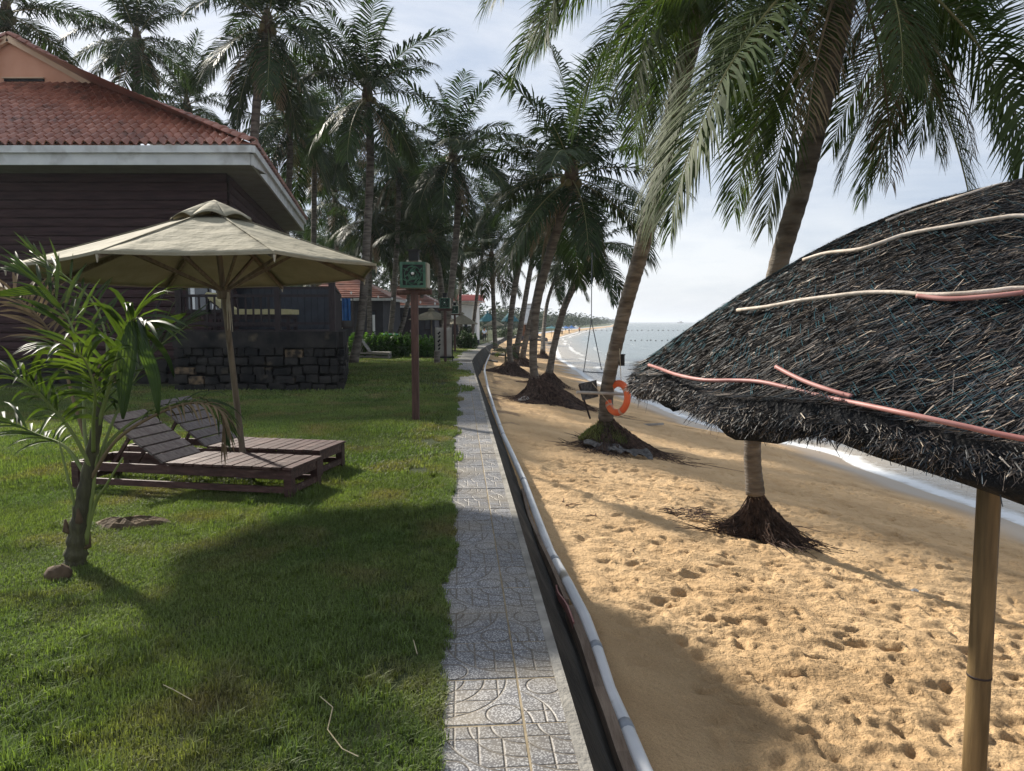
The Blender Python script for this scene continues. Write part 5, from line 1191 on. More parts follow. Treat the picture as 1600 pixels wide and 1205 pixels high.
for k in range(8):
    a = A0 + k * math.pi / 4; f_ = .36; e = topc * (1 - .235) + corners[k] * .235 + np.array([0, 0, -.002]); vc.append(e)
mb = MB(); gores(mb, .02, 1.0, vc, ua + np.array([0.01, 0, .035]), nU=8, nT=6, sag=-.01, bow=-.012, flap=.035); vt = part('vent_cap', mb, M['canvas'], umb, True); md = vt.modifiers.new('thickness', 'SOLIDIFY'); md.thickness = .004
hub = pb + (ua - pb) * .70; 
for k in range(8):
    r_ = topc + (corners[k] - topc) * np.array([1, 1, 1]); mb = MB(); mb.bar(topc + np.array([0, 0, -.06]), corners[k] + np.array([0, 0, -.03]), .026, .032); rb_ = part('rib', mb, M['polewood'], umb)
    mb = MB(); mid = topc * .48 + corners[k] * .52 + np.array([0, 0, -.06]); mb.bar(hub + (mid - hub) * .06, mid, .020, .026); part('strut', mb, M['polewood'], umb)
    mb = MB(); e = corners[k]; mb.tube([e + np.array([0, 0, -.02]), e + np.array([0, 0, -.075])], [.012, .004], 6); part('rib_tip', mb, M['rope'], rb_)
mb = MB(); P = [pb + (ua - pb) * t for t in np.linspace(-.01, .99, 30)]; mb.tube(P, [.030 * (1 - .15 * t) for t in np.linspace(0, 1, 30)], 14); part('pole', mb, M['polewood'], umb, True)
mb = MB(); mb.lathe([(.055, -.06), (.06, -.04), (.06, .03), (.04, .05)], hub, 12); part('runner', mb, M['polewood'], umb, True)
rr = random.Random(4); mb = MB(); q = hub + np.array([.06, -.05, -.02])
for i in range(14):
    L_ = rr.uniform(.12, .36); x = rr.uniform(-.015, .03); mb.tube([q + np.array([x * .3, 0, .02]), q + np.array([x, rr.uniform(-.02, .01), -L_ * .5]), q + np.array([x * 1.5, 0, -L_])], [.004, .004, .002], 4)
part('rope_tassel', mb, M['rope'], umb)
mb = MB(); mb.lathe([(.10, 0), (.11, .02), (.10, .07), (.05, .09)], pb, 14); part('pole_socket', mb, M['conc'], umb, True)

# ================================================================== YOUNG PALM
yb = at(118, 884); yp = thing('young_coconut_palm', 'young coconut palm with glossy broad fronds growing out of the near lawn', 'young palm', yb)
YB = yb[1]
def pts3(L_): return [atY(a, b, YB + c) for a, b, c in L_]
mb = MB(); P = polypts(pts3([(117, 888, 0), (120, 850, 0), (127, 800, 0), (137, 745, 0), (149, 680, 0), (158, 630, 0)]), 34); mb.tube(P, [.070 - .048 * (i / 33) + .010 * math.sin(i * 1.9) * (1 - i / 33) for i in range(34)], 14); part('trunk', mb, M['stem'], yp, True)
for k, (a_, s_) in enumerate(((0.3, 1), (2.0, 1), (3.6, .8), (5.1, .9))):
    mb = MB(); c = P[5 + k * 2]; mb.tube([c, c + np.array([math.cos(a_) * .07, math.sin(a_) * .05, .03]), c + np.array([math.cos(a_) * .085 * s_, math.sin(a_) * .06, .12 * s_])], [.03, .025, .006], 6); part('leaf_base', mb, M['fibre'], yp, True)
def frond_along(ctrl, n, ll, lw_, hang, seed, m='yleaf', pet=.25, thick=.014, vfold=.3, jit=.16, spread=1.0, broad=False):
    lw = lw_ * 1.02; rr = random.Random(seed); P = polypts(pts3(ctrl), 40); mb = MB(); mb.tube(P, [thick * (1 - .8 * i / 39) for i in range(40)], 6); nr = len(mb.f)
    for side in (-1, 1):
        for i in range(n):
            s = pet + (1 - pet) * (i + rr.uniform(.2, .8)) / n; f = s * 39; k = min(int(f), 38); p = P[k] + (P[k + 1] - P[k]) * (f - k); t = P[k + 1] - P[k]; t /= np.linalg.norm(t)
            sv = np.cross([0, 0, 1.], t) + np.array([.001, .25, 0]); sv -= t * (sv @ t); sv /= np.linalg.norm(sv); up_ = np.cross(t, sv); q = (s - pet) / (1 - pet)
            l = ll * (.55 + .6 * math.sin(math.pi * min(1, .2 + q * .7))) * rr.uniform(.8, 1.12); fa = .55 + .75 * q
            d = sv * side * math.cos(fa) * spread + t * math.sin(fa) + up_ * vfold + np.array([rr.gauss(0, jit) for _ in range(3)]); d /= np.linalg.norm(d)
            g_ = hang * rr.uniform(.5, 1.5); pts = [p]; c = p
            for j in range(5):
                dd_ = d + np.array([0, 0, -1.]) * g_ * ((j + .5) / 5) ** 1.3 * 1.8; dd_ /= np.linalg.norm(dd_); c = c + dd_ * l / 5; pts.append(c)
            wv = np.cross(d, up_ + np.array([.0, -.5, .2])); wv /= np.linalg.norm(wv) + 1e-9; fold = np.cross(wv, d); vs = []; ws = [.3, .85, 1, .85, .5, .04]
            for j, pp_ in enumerate(pts): w_ = lw * ws[j] * .5; vs += [pp_ - wv * w_ + fold * w_ * .45, pp_, pp_ + wv * w_ + fold * w_ * .45]
            fs = []
            for j in range(5): fs += [(3 * j, 3 * j + 1, 3 * j + 4, 3 * j + 3), (3 * j + 1, 3 * j + 2, 3 * j + 5, 3 * j + 4)]
            mb.add(vs, fs)
    me = mb.mesh('frond', M[m], True, yb); me.materials.append(M['ystem' if m == 'yleaf' else 'leafdry']); mi = np.zeros(len(me.polygons), np.int32); mi[:nr] = 1; me.polygons.foreach_set('material_index', mi)
    return link('frond', me, yp)
frond_along([(132, 800, 0), (146, 700, 0), (166, 620, -.02), (188, 545, -.05), (207, 500, -.1), (226, 505, -.18)], 24, .40, .030, .55, 1, pet=.30, thick=.020)
frond_along([(141, 728, .02), (132, 670, .1), (130, 590, .2), (112, 510, .3), (70, 450, .42), (25, 425, .5)], 20, .34, .026, .30, 2, pet=.35)
frond_along([(144, 715, 0), (148, 655, .2), (168, 560, .35), (150, 480, .5), (100, 430, .7), (46, 392, .8)], 13, .28, .018, .12, 3, pet=.45)
frond_along([(136, 780, 0), (168, 680, .1), (205, 600, .25), (245, 545, .4), (290, 510, .5)], 22, .36, .026, .35, 4, pet=.35)
frond_along([(138, 760, .03), (172, 690, .12), (225, 650, .2), (290, 628, .22), (335, 632, .2), (350, 668, .18)], 20, .24, .018, 1.1, 5, m='yleaf', pet=.4)
o = frond_along([(138, 755, .0), (180, 690, -.05), (240, 650, 0), (300, 630, .05), (345, 645, .05), (347, 700, .05)], 16, .20, .014, 1.5, 6, m='leafdry', pet=.45); o['label'] = 'withered brown frond arching to the right'
frond_along([(141, 728, -.02), (110, 672, -.1), (66, 620, -.2), (20, 585, -.3), (-40, 580, -.4)], 24, .36, .026, .55, 7, pet=.3)
frond_along([(137, 748, .05), (104, 700, .15), (60, 680, .2), (10, 660, .25), (-30, 672, .3)], 20, .32, .022, .6, 8, pet=.3)
frond_along([(146, 705, -.03), (146, 660, -.15), (148, 610, -.28), (130, 560, -.4), (100, 548, -.5)], 16, .34, .026, .6, 10, pet=.4)
frond_along([(143, 715, .05), (116, 630, .3), (90, 540, .5), (45, 480, .6), (0, 455, .7)], 20, .34, .020, .45, 11, m='leafdry', pet=.5)
# broad undivided leaf blades hanging at the centre, and bare stalks at the base
def blade(ctrl, w, m='yleaf', n=14, nm='leaf_blade', lab=None, pleat=5):
    P = polypts(pts3(ctrl), n); mb = MB(); vs = []; wn_ = pleat * 2 + 1
    for i, p in enumerate(P):
        t = i / (n - 1); ww_ = w * (math.sin(math.pi * min(1, .08 + t * .9)) ** .7) * .5; d = P[min(i + 1, n - 1)] - P[max(i - 1, 0)]; sv = np.cross(d, [0.25, 1., .0]); sv /= np.linalg.norm(sv)
        for k in range(wn_): s = k / (wn_ - 1) * 2 - 1; vs.append(p + sv * ww_ * s + np.array([0, 1., 0]) * (.005 * (k % 2) + .05 * w * abs(s)))
    mb.add(vs, [(i * wn_ + k, i * wn_ + k + 1, (i + 1) * wn_ + k + 1, (i + 1) * wn_ + k) for i in range(n - 1) for k in range(wn_ - 1)])
    o = part(nm, mb, M[m], yp); return o
blade([(203, 502, -.12), (200, 540, -.18), (194, 590, -.2), (191, 655, -.2)], .135)
blade([(208, 504, -.12), (224, 545, -.2), (240, 590, -.2), (247, 648, -.2)], .10)
blade([(212, 508, -.05), (240, 530, -.1), (262, 560, -.1), (272, 590, -.1)], .04)
blade([(200, 500, -.05), (180, 545, 0), (165, 590, .02), (160, 640, 0)], .05)
blade([(205, 520, 0), (240, 508, .02), (268, 500, 0), (290, 490, 0)], .05)
blade([(95, 480, .2), (60, 455, .2), (20, 457, .2), (-20, 462, .2)], .06)
for c_, r_ in (([(128, 870, 0), (190 - 42, 790, 0), (165, 760, -.05), (192, 715, -.1)], .014), ([(122, 880, 0), (118, 800, -.03), (102, 730, -.05), (92, 690, -.05)], .012), ([(134, 850, 0), (146, 760, 0), (152, 700, 0)], .018)):
    mb = MB(); Pp = polypts(pts3(c_), 16); mb.tube(Pp, [r_ * (1 - .6 * i / 15) for i in range(16)], 7); part('leaf_stalk', mb, M['ystem'], yp, True)
hk = at(92, 905); mb = MB(); mb.lathe([(.04, -.05), (.062, 0), (.070, .035), (.05, .07), (.015, .09)], (0, 0, 0), 12)
mb.v = [(x * 1.15 + rnd.uniform(-.01, .01) + hk[0], y_ * .9 + rnd.uniform(-.01, .01) + hk[1], z + rnd.uniform(-.01, .01)) for x, y_, z in mb.v]
solo('coconut_husk', mb, M['fibre'], 'old brown coconut husk half sunk in grass at the young palm', 'coconut husk', hk, True)
sp = at(205, 822); mb = MB(); vs = []
for j in range(5):
    for i in range(20): a = 2 * math.pi * i / 20; r_ = (j / 4); vs.append((sp[0] + math.cos(a) * .30 * r_ * (1 + .2 * math.sin(3 * a)), sp[1] + math.sin(a) * .13 * r_ * (1 + .2 * math.sin(2 * a)), .045 * (1 - r_ ** 2) + .004 + rnd.uniform(0, .03) * (j < 4)))
mb.add(vs, [(j * 20 + i, (j + 1) * 20 + i, (j + 1) * 20 + (i + 1) % 20, j * 20 + (i + 1) % 20) for j in range(4) for i in range(20)])
solo('soil_heap', mb, M['soil'], 'low heap of bare brown soil in the grass right of the young palm', 'soil', sp, kind='stuff')
for j, (c_, lab) in enumerate((([(255, 1070), (272, 1078), (300, 1094)], 'long pale straw lying in the shaded grass'), ([(500, 1088), (520, 1105), (512, 1140), (535, 1170), (560, 1182)], 'kinked pale runner lying across the near grass'), ([(646, 1000), (652, 1022)], 'short pale straw near the path edge'), ([(640, 765), (655, 758), (662, 750)], 'thin pale straw beyond, between loungers and path'))):
    mb = MB(); mb.tube([at(*q, .038) for q in c_], .0022, 4); solo('straw', mb, M['straw'], lab, 'straw', at(*c_[0], .045))

# ================================================================== LAMP POSTS
def lamp(label, bx, by, group='box lamps on brown posts', detail=True):
    b = at(bx, by); b[2] = float(lawn_z(b[0], b[1]))
    if by < 562:
        b = G(bx, by, False)
    t = thing('box_lamp', label, 'lamp', b, group); H = 1.99; z = np.array([0, 0, 1.])
    mb = MB(); mb.box(b + z * H / 2, (.105, .105, H)); part('post', mb, M['postwood'], t)
    mb = MB(); c = b + z * (H + .02); mb.tube([c + np.array([-.27, 0, .0]), c + np.array([.27, 0, .0])], .042, 10); part('crosspiece', mb, M['postwood'], t)
    c = b + z * (H + .27); w = .39
    mb = MB(); mb.box(c + np.array([0.03, .04, 0]), (w * .96, w * .9, w * .96)); part('lamp_body', mb, M['lampside'], t)
    mb = MB(); f = c + np.array([0, -w * .43, 0])
    for s in (-1, 1): mb.box(f + np.array([s * (w / 2 - .02), 0, 0]), (.04, .03, w)); mb.box(f + np.array([0, 0, s * (w / 2 - .02)]), (w - .082, .03, .04))
    fr_ = part('lattice_frame', mb, M['green'], t)
    mb = MB(); rr = random.Random(3)
    for i in range(26 if detail else 10):
        a = rr.uniform(0, 6.28); q = rr.uniform(.04, .16); p = f + np.array([math.cos(a) * q, -.004 + rr.uniform(-.004, .004), math.sin(a) * q]); a2 = rr.uniform(0, 6.28); d = np.array([math.cos(a2), 0, math.sin(a2)])
        mb.bar(p - d * .04, p + d * .04, .012, .018, (0, 0, 1) if abs(d[2]) < .9 else (1, 0, 0))
    for q in (.07, .13):
        ring = [f + np.array([math.cos(a) * q, -.01, math.sin(a) * q]) for a in np.linspace(0, 6.283, 14)]; mb.tube(ring, .008, 4, False)
    part('lattice', mb, M['green'], t, kind='stuff')
    mb = MB(); mb.box(f + np.array([0, .018, 0]), (w - .05, .012, w - .05)); part('dark_backing', mb, M['black'], t)
    mb = MB(); mb.lathe([(.004, -.02), (.022, -.012), (.026, 0), (.018, .016), (.002, .022)], f + np.array([0, -.02, .02]), 8); part('bulb', mb, M['white'], t, True)
    mb = MB(); mb.box(c + z * (w / 2 + .10), (.15, .15, .15)); part('top_box', mb, M['black'], t)
    for s in (-1, 1): mb = MB(); mb.box(c + z * (w / 2 + .012) + np.array([s * .09, 0, 0]), (.03, .16, .05)); part('bracket', mb, M['lampside'], t)
    mb = MB(); mb.box(c + z * (w / 2 + .185), (.20, .20, .02)); part('cap', mb, M['black'], t)
lamp('nearest green-fronted box lamp on a tall brown post in the lawn', 650, 658)
lamp('middle green box lamp, standing in front of the fabric banner', 696, 566, detail=False)
lamp('farthest small box lamp, right of the fabric banner', 711, 551, detail=False)

# ================================================================== HEDGE AND BUSHES
def foliage(name, boxes, n, size, m, seed, off):
    g = np.random.default_rng(seed); C_ = []
    for (c, s, k) in boxes:
        c = np.array(c); s = np.array(s); nn_ = int(n * k); d = g.normal(0, 1, (nn_, 3)); d /= np.linalg.norm(d, axis=1)[:, None]; r = g.random(nn_) ** .35; p = d * r[:, None] * s * (1 + .18 * np.sin(d[:, :1] * 7 + seed)); C_.append(c + p)
    P = np.concatenate(C_); N_ = len(P); a = g.normal(0, 1, (N_, 3)); a /= np.linalg.norm(a, axis=1)[:, None]; b = np.cross(a, g.normal(0, 1, (N_, 3))); b /= np.linalg.norm(b, axis=1)[:, None]
    s = size * g.uniform(.6, 1.3, N_)[:, None]; V = np.stack([P - a * s, P + b * s * .42, P + a * s, P - b * s * .42], 1) - np.array(off)
    return npmesh(name, V.reshape(-1, 3), np.arange(N_ * 4).reshape(-1, 4), m, False)
def bush(label, c, boxes, n, size, m, seed, nm='bush', cat='bush', group=None):
    t = thing(nm, label, cat, c, group); link('leaves', foliage('leaves', boxes, n, size, m, seed, c), t)['kind'] = 'stuff'
    rr = random.Random(seed); mb = MB()
    for i in range(6):
        q = boxes[i % len(boxes)]; p = np.array([q[0][0] + rr.uniform(-.5, .5) * q[1][0], q[0][1], c[2]]); mb.tube([p, p + np.array([rr.uniform(-.1, .1), 0, q[1][2]]), ], [.03, .012], 5)
    part('stems', mb, M['twig'], t)
def hedgeboxes(px0, px1, py, Y, h, d, n):
    out = []
    for i in range(n):
        px_ = px0 + (px1 - px0) * (i + .5) / n; x = (px_ - CX) / F * Y; z = float(lawn_z(x, Y)); out.append(((x, Y, z + h * .5), ((px1 - px0) / F * Y / n * .85, d, h * .56), 1.0 / n))
    return out
hb = hedgeboxes(548, 640, 555, 31.5, .98, .6, 9); bush('clipped green hedge left of the nearest lamp post, behind the grey lounger', (hb[0][0][0], 31.5, 0), hb, 9000, .075, M['hedge'], 1, 'hedge', 'hedge')
hb = hedgeboxes(653, 678, 555, 31.0, .88, .55, 3); bush('short bright hedge between the nearest lamp post and the banner', (hb[0][0][0], 31.0, 0), hb, 3200, .075, M['hedge'], 2, 'hedge', 'hedge')
BU = [('dark bush below the canvas parasol', 640, 518, 40, .9, 1.1), ('bush under the second house eave', 612, 508, 44, .6, .9), ('leafy shrub right of the banner', 728, 528, 48, 1.1, 1.4), ('tall loose shrub in front of the pale parasols', 727, 512, 56, 1.6, 1.0), ('low dark shrub beside the walkway bend', 739, 540, 62, .35, .6), ('shrub beyond the walking man', 748, 518, 100, 1.2, 2.0), ('shrub near the teal parasols', 790, 516, 110, 1.2, 2.5)]
for i, (lab, px_, py_, Y, h, w) in enumerate(BU):
    x = (px_ - CX) / F * Y; z = float(lawn_z(x, Y)); bush(lab, (x, Y, z), [((x, Y, z + h * .5), (w * .6, .6, h * .55), 1)], 1500, .11, M['bush'], 20 + i)

# ================================================================== BANNER, STUMP, SMALL YARD THINGS
c = G(693, 566, False); t = thing('fabric_banner', 'tall pale grey fabric banner with dark brush marks beside the path', 'banner', c); z = np.array([0, 0, 1.])
bl = atY(680, 559, c[1]); br = atY(706, 559, c[1]); bt = atY(693, 512, c[1])[2]; w_ = br[0] - bl[0]; n_ = 10; vs = []
for j in range(9):
    for i in range(n_ + 1): vs.append((bl[0] + w_ * i / n_, c[1] + .03 * math.sin(i * 1.3 + j * .4) * (j / 8 if j < 8 else .5), bl[2] + (bt - bl[2]) * j / 8))
mb = MB(); mb.add(vs, gridfaces(9, n_ + 1).tolist()); o = part('cloth', mb, M['cloth'], t, True); md = o.modifiers.new('t', 'SOLIDIFY'); md.thickness = .01
mb = MB()
for (u_, v_, s_) in ((.25, .82, 1), (.27, .70, .8), (.24, .56, 1.1), (.26, .42, .9), (.25, .30, .8)):
    p = np.array([bl[0] + w_ * u_, c[1] - .05, bl[2] + (bt - bl[2]) * v_]); mb.bar(p - np.array([.05 * s_, 0, .03]), p + np.array([.05 * s_, 0, .04]), .012, .05); mb.bar(p - np.array([.01, 0, .06 * s_]), p + np.array([.02, 0, .06 * s_]), .012, .035, (1, 0, 0))
part('brush_marks', mb, M['black'], t)
for x_ in (bl[0] - .02, br[0] + .03): mb = MB(); mb.tube([(x_, c[1] - .02, c[2] - .05), (x_, c[1] - .02, bt + .02)], .018, 6); part('frame_post', mb, M['black'], t)
mb = MB(); mb.bar((bl[0] - .1, c[1] - .04, bl[2] + .02), (br[0] + .1, c[1] - .04, bl[2] + .02), .06, .06); part('bottom_bar', mb, M['black'], t)
c = G(683, 568, False); mb = MB(); mb.lathe([(.15, -.05), (.12, .1), (.105, .35), (.11, .46), (.09, .47)], c, 10); solo('tree_stump', mb, M['trunk'], 'cut palm stump standing just in front of the banner', 'stump', c)
c = G(722, 545, False); t = thing('garden_gate', 'small pale grey wire gate between banner and walkway', 'gate', c)
for i in range(9): mb = MB(); x_ = c[0] - 1.0 + i * .19; mb.tube([(x_, c[1], c[2]), (x_, c[1], c[2] + 1.0)], .014 if i % 4 else .035, 5); part('bar', mb, M['lampside'], t)
for z_ in (.1, .95): mb = MB(); mb.bar((c[0] - 1.0, c[1], c[2] + z_), (c[0] + .55, c[1], c[2] + z_), .03, .03); part('rail', mb, M['lampside'], t)
c = atY(610, 523, 36); t = thing('garden_table', 'low round green table behind the hedge', 'table', (c[0], 36, float(lawn_z(c[0], 36)))); zt_ = c[2]
mb = MB(); mb.lathe([(.40, -.02), (.42, .0), (.42, .03), (.40, .04)], (c[0], 36, zt_), 16); part('table_top', mb, mat('green_plastic', (.03, .22, .11), rough=.5), t)
mb = MB(); mb.lathe([(.2, 0), (.06, .05), (.05, .3), (.05, zt_ - t.location[2] - .02)], t.location, 8); part('pedestal', mb, M['darkwood'], t)
# dark steps with blue towels beyond the deck
c = atY(565, 522, 34); g0 = float(lawn_z(c[0], 34)); t = thing('garden_steps', 'dark stacked timber steps right of the deck, before the red-roofed house', 'steps', (c[0], 34, g0))
for k in range(5): mb = MB(); mb.box((c[0], 34 + k * .22, g0 + .09 + k * .19), (.85, .30, .17)); part('step', mb, M['slate'], t)
mb = MB(); mb.box((c[0] + .5, 34.4, g0 + .95), (.10, .10, 1.9)); part('newel_post', mb, M['white'], t)
c = atY(541, 482, 33); mb = MB(); vs = []
for j in range(7):
    for i in range(7): vs.append((c[0] - .19 + .38 * i / 6, 33 + .05 * math.sin(i * 2.1), c[2] + .45 - 1.0 * j / 6))
    vs += []
mb.add(vs, gridfaces(7, 7).tolist()); o = solo('beach_towel', mb, M['blue'], 'deep blue patterned towel hanging just right of the deck', 'towel', c); md = o.modifiers.new('t', 'SOLIDIFY'); md.thickness = .02
c = atY(541, 466, 33.05); t = thing('drying_rack', 'thin rail on two posts that carries the blue towel', 'rack', (c[0], 33.05, 0))
for s in (-1, 1): mb = MB(); mb.tube([(c[0] + s * .3, 33.05, 0), (c[0] + s * .3, 33.05, c[2])], .02, 6); part('rack_post', mb, M['darkwood'], t)
mb = MB(); mb.tube([(c[0] - .32, 33.05, c[2]), (c[0] + .32, 33.05, c[2])], .02, 6); part('rack_rail', mb, M['darkwood'], t)

# ================================================================== OTHER HOUSES
def house(label, pxl, pxr, py_eave, apx, py_ridge, Y, depth, wallm, roofm='tile', wins=3, over=.6, ridge=2.0, fh=.16):
    e0 = atY(pxl, py_eave, Y); e1 = atY(pxr, py_eave, Y); rz = atY(apx, py_ridge, Y + depth / 2)[2]; ax_ = (apx - CX) / F * (Y + depth / 2); zE = e0[2]; g0 = float(lawn_z(0, Y))
    t = thing('bungalow', label, 'house', ((e0[0] + e1[0]) / 2, Y + depth / 2, g0))
    mb = MB(); mb.box(((e0[0] + e1[0]) / 2, Y + depth / 2, (zE + g0) / 2 - .1), (e1[0] - e0[0] - 2 * over, depth - 2 * over, zE - g0 + .2)); w = part('wall', mb, M[wallm], t)
    c4 = [np.array([e0[0], Y, zE]), np.array([e1[0], Y, zE]), np.array([e1[0], Y + depth, zE]), np.array([e0[0], Y + depth, zE])]; ra = np.array([ax_ - ridge, Y + depth / 2, rz]); rb_ = np.array([ax_ + ridge, Y + depth / 2, rz])
    mb = MB(); n = 12
    def course(a, b, ta, tb):                       # stepped tile courses
        for k in range(n):
            f0, f1 = k / n, (k + 1) / n; A0_, B0_, A1_, B1_ = a + (ta - a) * f0, b + (tb - b) * f0, a + (ta - a) * f1, b + (tb - b) * f1; lf = np.array([0, 0, .045])
            mb.add([A0_ + lf, B0_ + lf, B1_, A1_, A0_, B0_], [(0, 1, 2, 3), (4, 5, 1, 0)])
    course(c4[0], c4[1], ra, rb_); course(c4[1], c4[2], rb_, rb_ + (0, 0, 0)); course(c4[2], c4[3], rb_, ra); course(c4[3], c4[0], ra, ra)
    mb.add([p - np.array([0, 0, .02]) for p in c4], [(3, 2, 1, 0)]); r = part('roof', mb, M[roofm], t)
    mb = MB(); mb.tube([ra + (0, 0, .05), rb_ + (0, 0, .05)], .12, 6); part('ridge_cap', mb, M[roofm], r)
    for a, b in ((0, 1), (1, 2)): mb = MB(); mb.bar(c4[a] + (0, -.03, -fh / 2 - .03), c4[b] + (0, -.03, -fh / 2 - .03), .07, fh); part('fascia', mb, M['fascia'], t)
    W_ = e1[0] - e0[0] - 2 * over
    for k in range(wins):
        x = e0[0] + over + W_ * (k + .5) / wins; mb = MB(); mb.box((x, Y + over - .03, g0 + 1.9), (W_ / wins * .42, .08, 1.1)); f_ = part('window', mb, M['darkwood'], t); mb = MB(); mb.box((x, Y + over - .08, g0 + 1.9), (W_ / wins * .34, .02, .92)); part('pane', mb, M['glass'], f_)
    mb = MB(); x = e0[0] + over + W_ * .98 / max(wins, 1); mb.box((x, Y + over - .03, g0 + 1.35), (.95, .07, 2.1)); d_ = part('door', mb, M['darkwood'], t); mb = MB(); mb.box((x + .36, Y + over - .09, g0 + 1.3), (.05, .05, .16)); part('handle', mb, M['lampside'], d_)
    mb = MB(); mb.box(((e0[0] + e1[0]) / 2, Y + over - .5, g0 + .25), (W_ + .6, 1.4, .5)); part('porch', mb, M['charcoal'], t)
    return t
house('second bungalow, orange-red roof showing right of the deck', 470, 611, 465, 540, 432, 44, 8, 'charcoal', ridge=.6)
house('third bungalow, red roof partly hidden behind the green box lamp', 597, 690, 477, 632, 451, 55, 9, 'charcoal', ridge=.8)
house('pale house with thin pink roof behind the far palms', 690, 753, 470, 722, 463, 78, 8, 'white', 'redroof', wins=4, ridge=2.5, fh=.1)
house('brown-walled beach pavilion under a grey roof near the shore', 811, 840, 505, 826, 476, 100, 4, 'brownwall', 'fascia', wins=1, ridge=.5, over=.3)

# ================================================================== FAR PARASOLS
def parasol(label, apx, apy, pxl, pxr, pye, Y, m, group=None):
    a = atY(apx, apy, Y); R_ = (pxr - pxl) / 2 / F * Y; ze = atY(apx, pye, Y)[2]; x = a[0]; g0 = ground(x, Y); t = thing('parasol', label, 'parasol', (x, Y, g0), group)
    mb = MB(); vs = [(x, Y, a[2])]
    for f_, dz in ((.25, 0), (1, 0)):
        for k in range(16):
            an = k * math.pi / 8 + .2; rr_ = R_ * f_ * (1 if k % 2 == 0 else .955); vs.append((x + rr_ * math.cos(an), Y + rr_ * math.sin(an), a[2] + (ze - a[2]) * f_ - (.0 if k % 2 == 0 else .03) + (0 if f_ == 1 else .02)))
    mb.add(vs, [(0, 1 + k, 1 + (k + 1) % 16) for k in range(16)] + [(1 + k, 17 + k, 17 + (k + 1) % 16, 1 + (k + 1) % 16) for k in range(16)]); o = part('canopy', mb, m, t); md = o.modifiers.new('t', 'SOLIDIFY'); md.thickness = .03
    mb = MB(); mb.lathe([(R_ * .16, 0), (R_ * .12, .08), (.02, .16)], (x, Y, a[2] - .01), 8); part('vent_cap', mb, m, t)
    mb = MB(); mb.tube([(x, Y, g0 - .05), (x, Y, a[2] - .02)], .035, 6); part('pole', mb, M['polewood'], t)
parasol('beige parasol in front of the third bungalow', 674, 485, 640, 711, 499, 41, M['canvas'])
parasol('cream parasol just right of the farthest box lamp', 722, 491, 698, 748, 506, 52, M['canvas'])
parasol('small cream parasol above the walking man', 772, 499, 757, 789, 508, 70, M['canvas'])
parasol('teal parasol left of the leaning palm trunks', 762, 488, 747, 778, 502, 90, M['teal'])
parasol('teal parasol close beside the brown pavilion', 797, 486, 783, 812, 502, 92, M['teal'])
LBL = ['pale blue parasol nearest on the far beach, by the spit', 'white parasol on the far beach behind the leaning slim palm', 'light blue parasol on the far beach with bathers under it', 'small blue parasol toward the end of the far beach', 'tiny white parasol at the far end of the beach']
for i, (px_, Y, m) in enumerate(((862, 150, M['teal']), (872, 190, M['white']), (884, 215, M['blue']), (893, 245, M['blue']), (900, 300, M['white']))):
    parasol(LBL[i], px_, 510 - 1 * (i > 2), px_ - 1.9 / Y * F, px_ + 1.9 / Y * F, 513, Y, m)

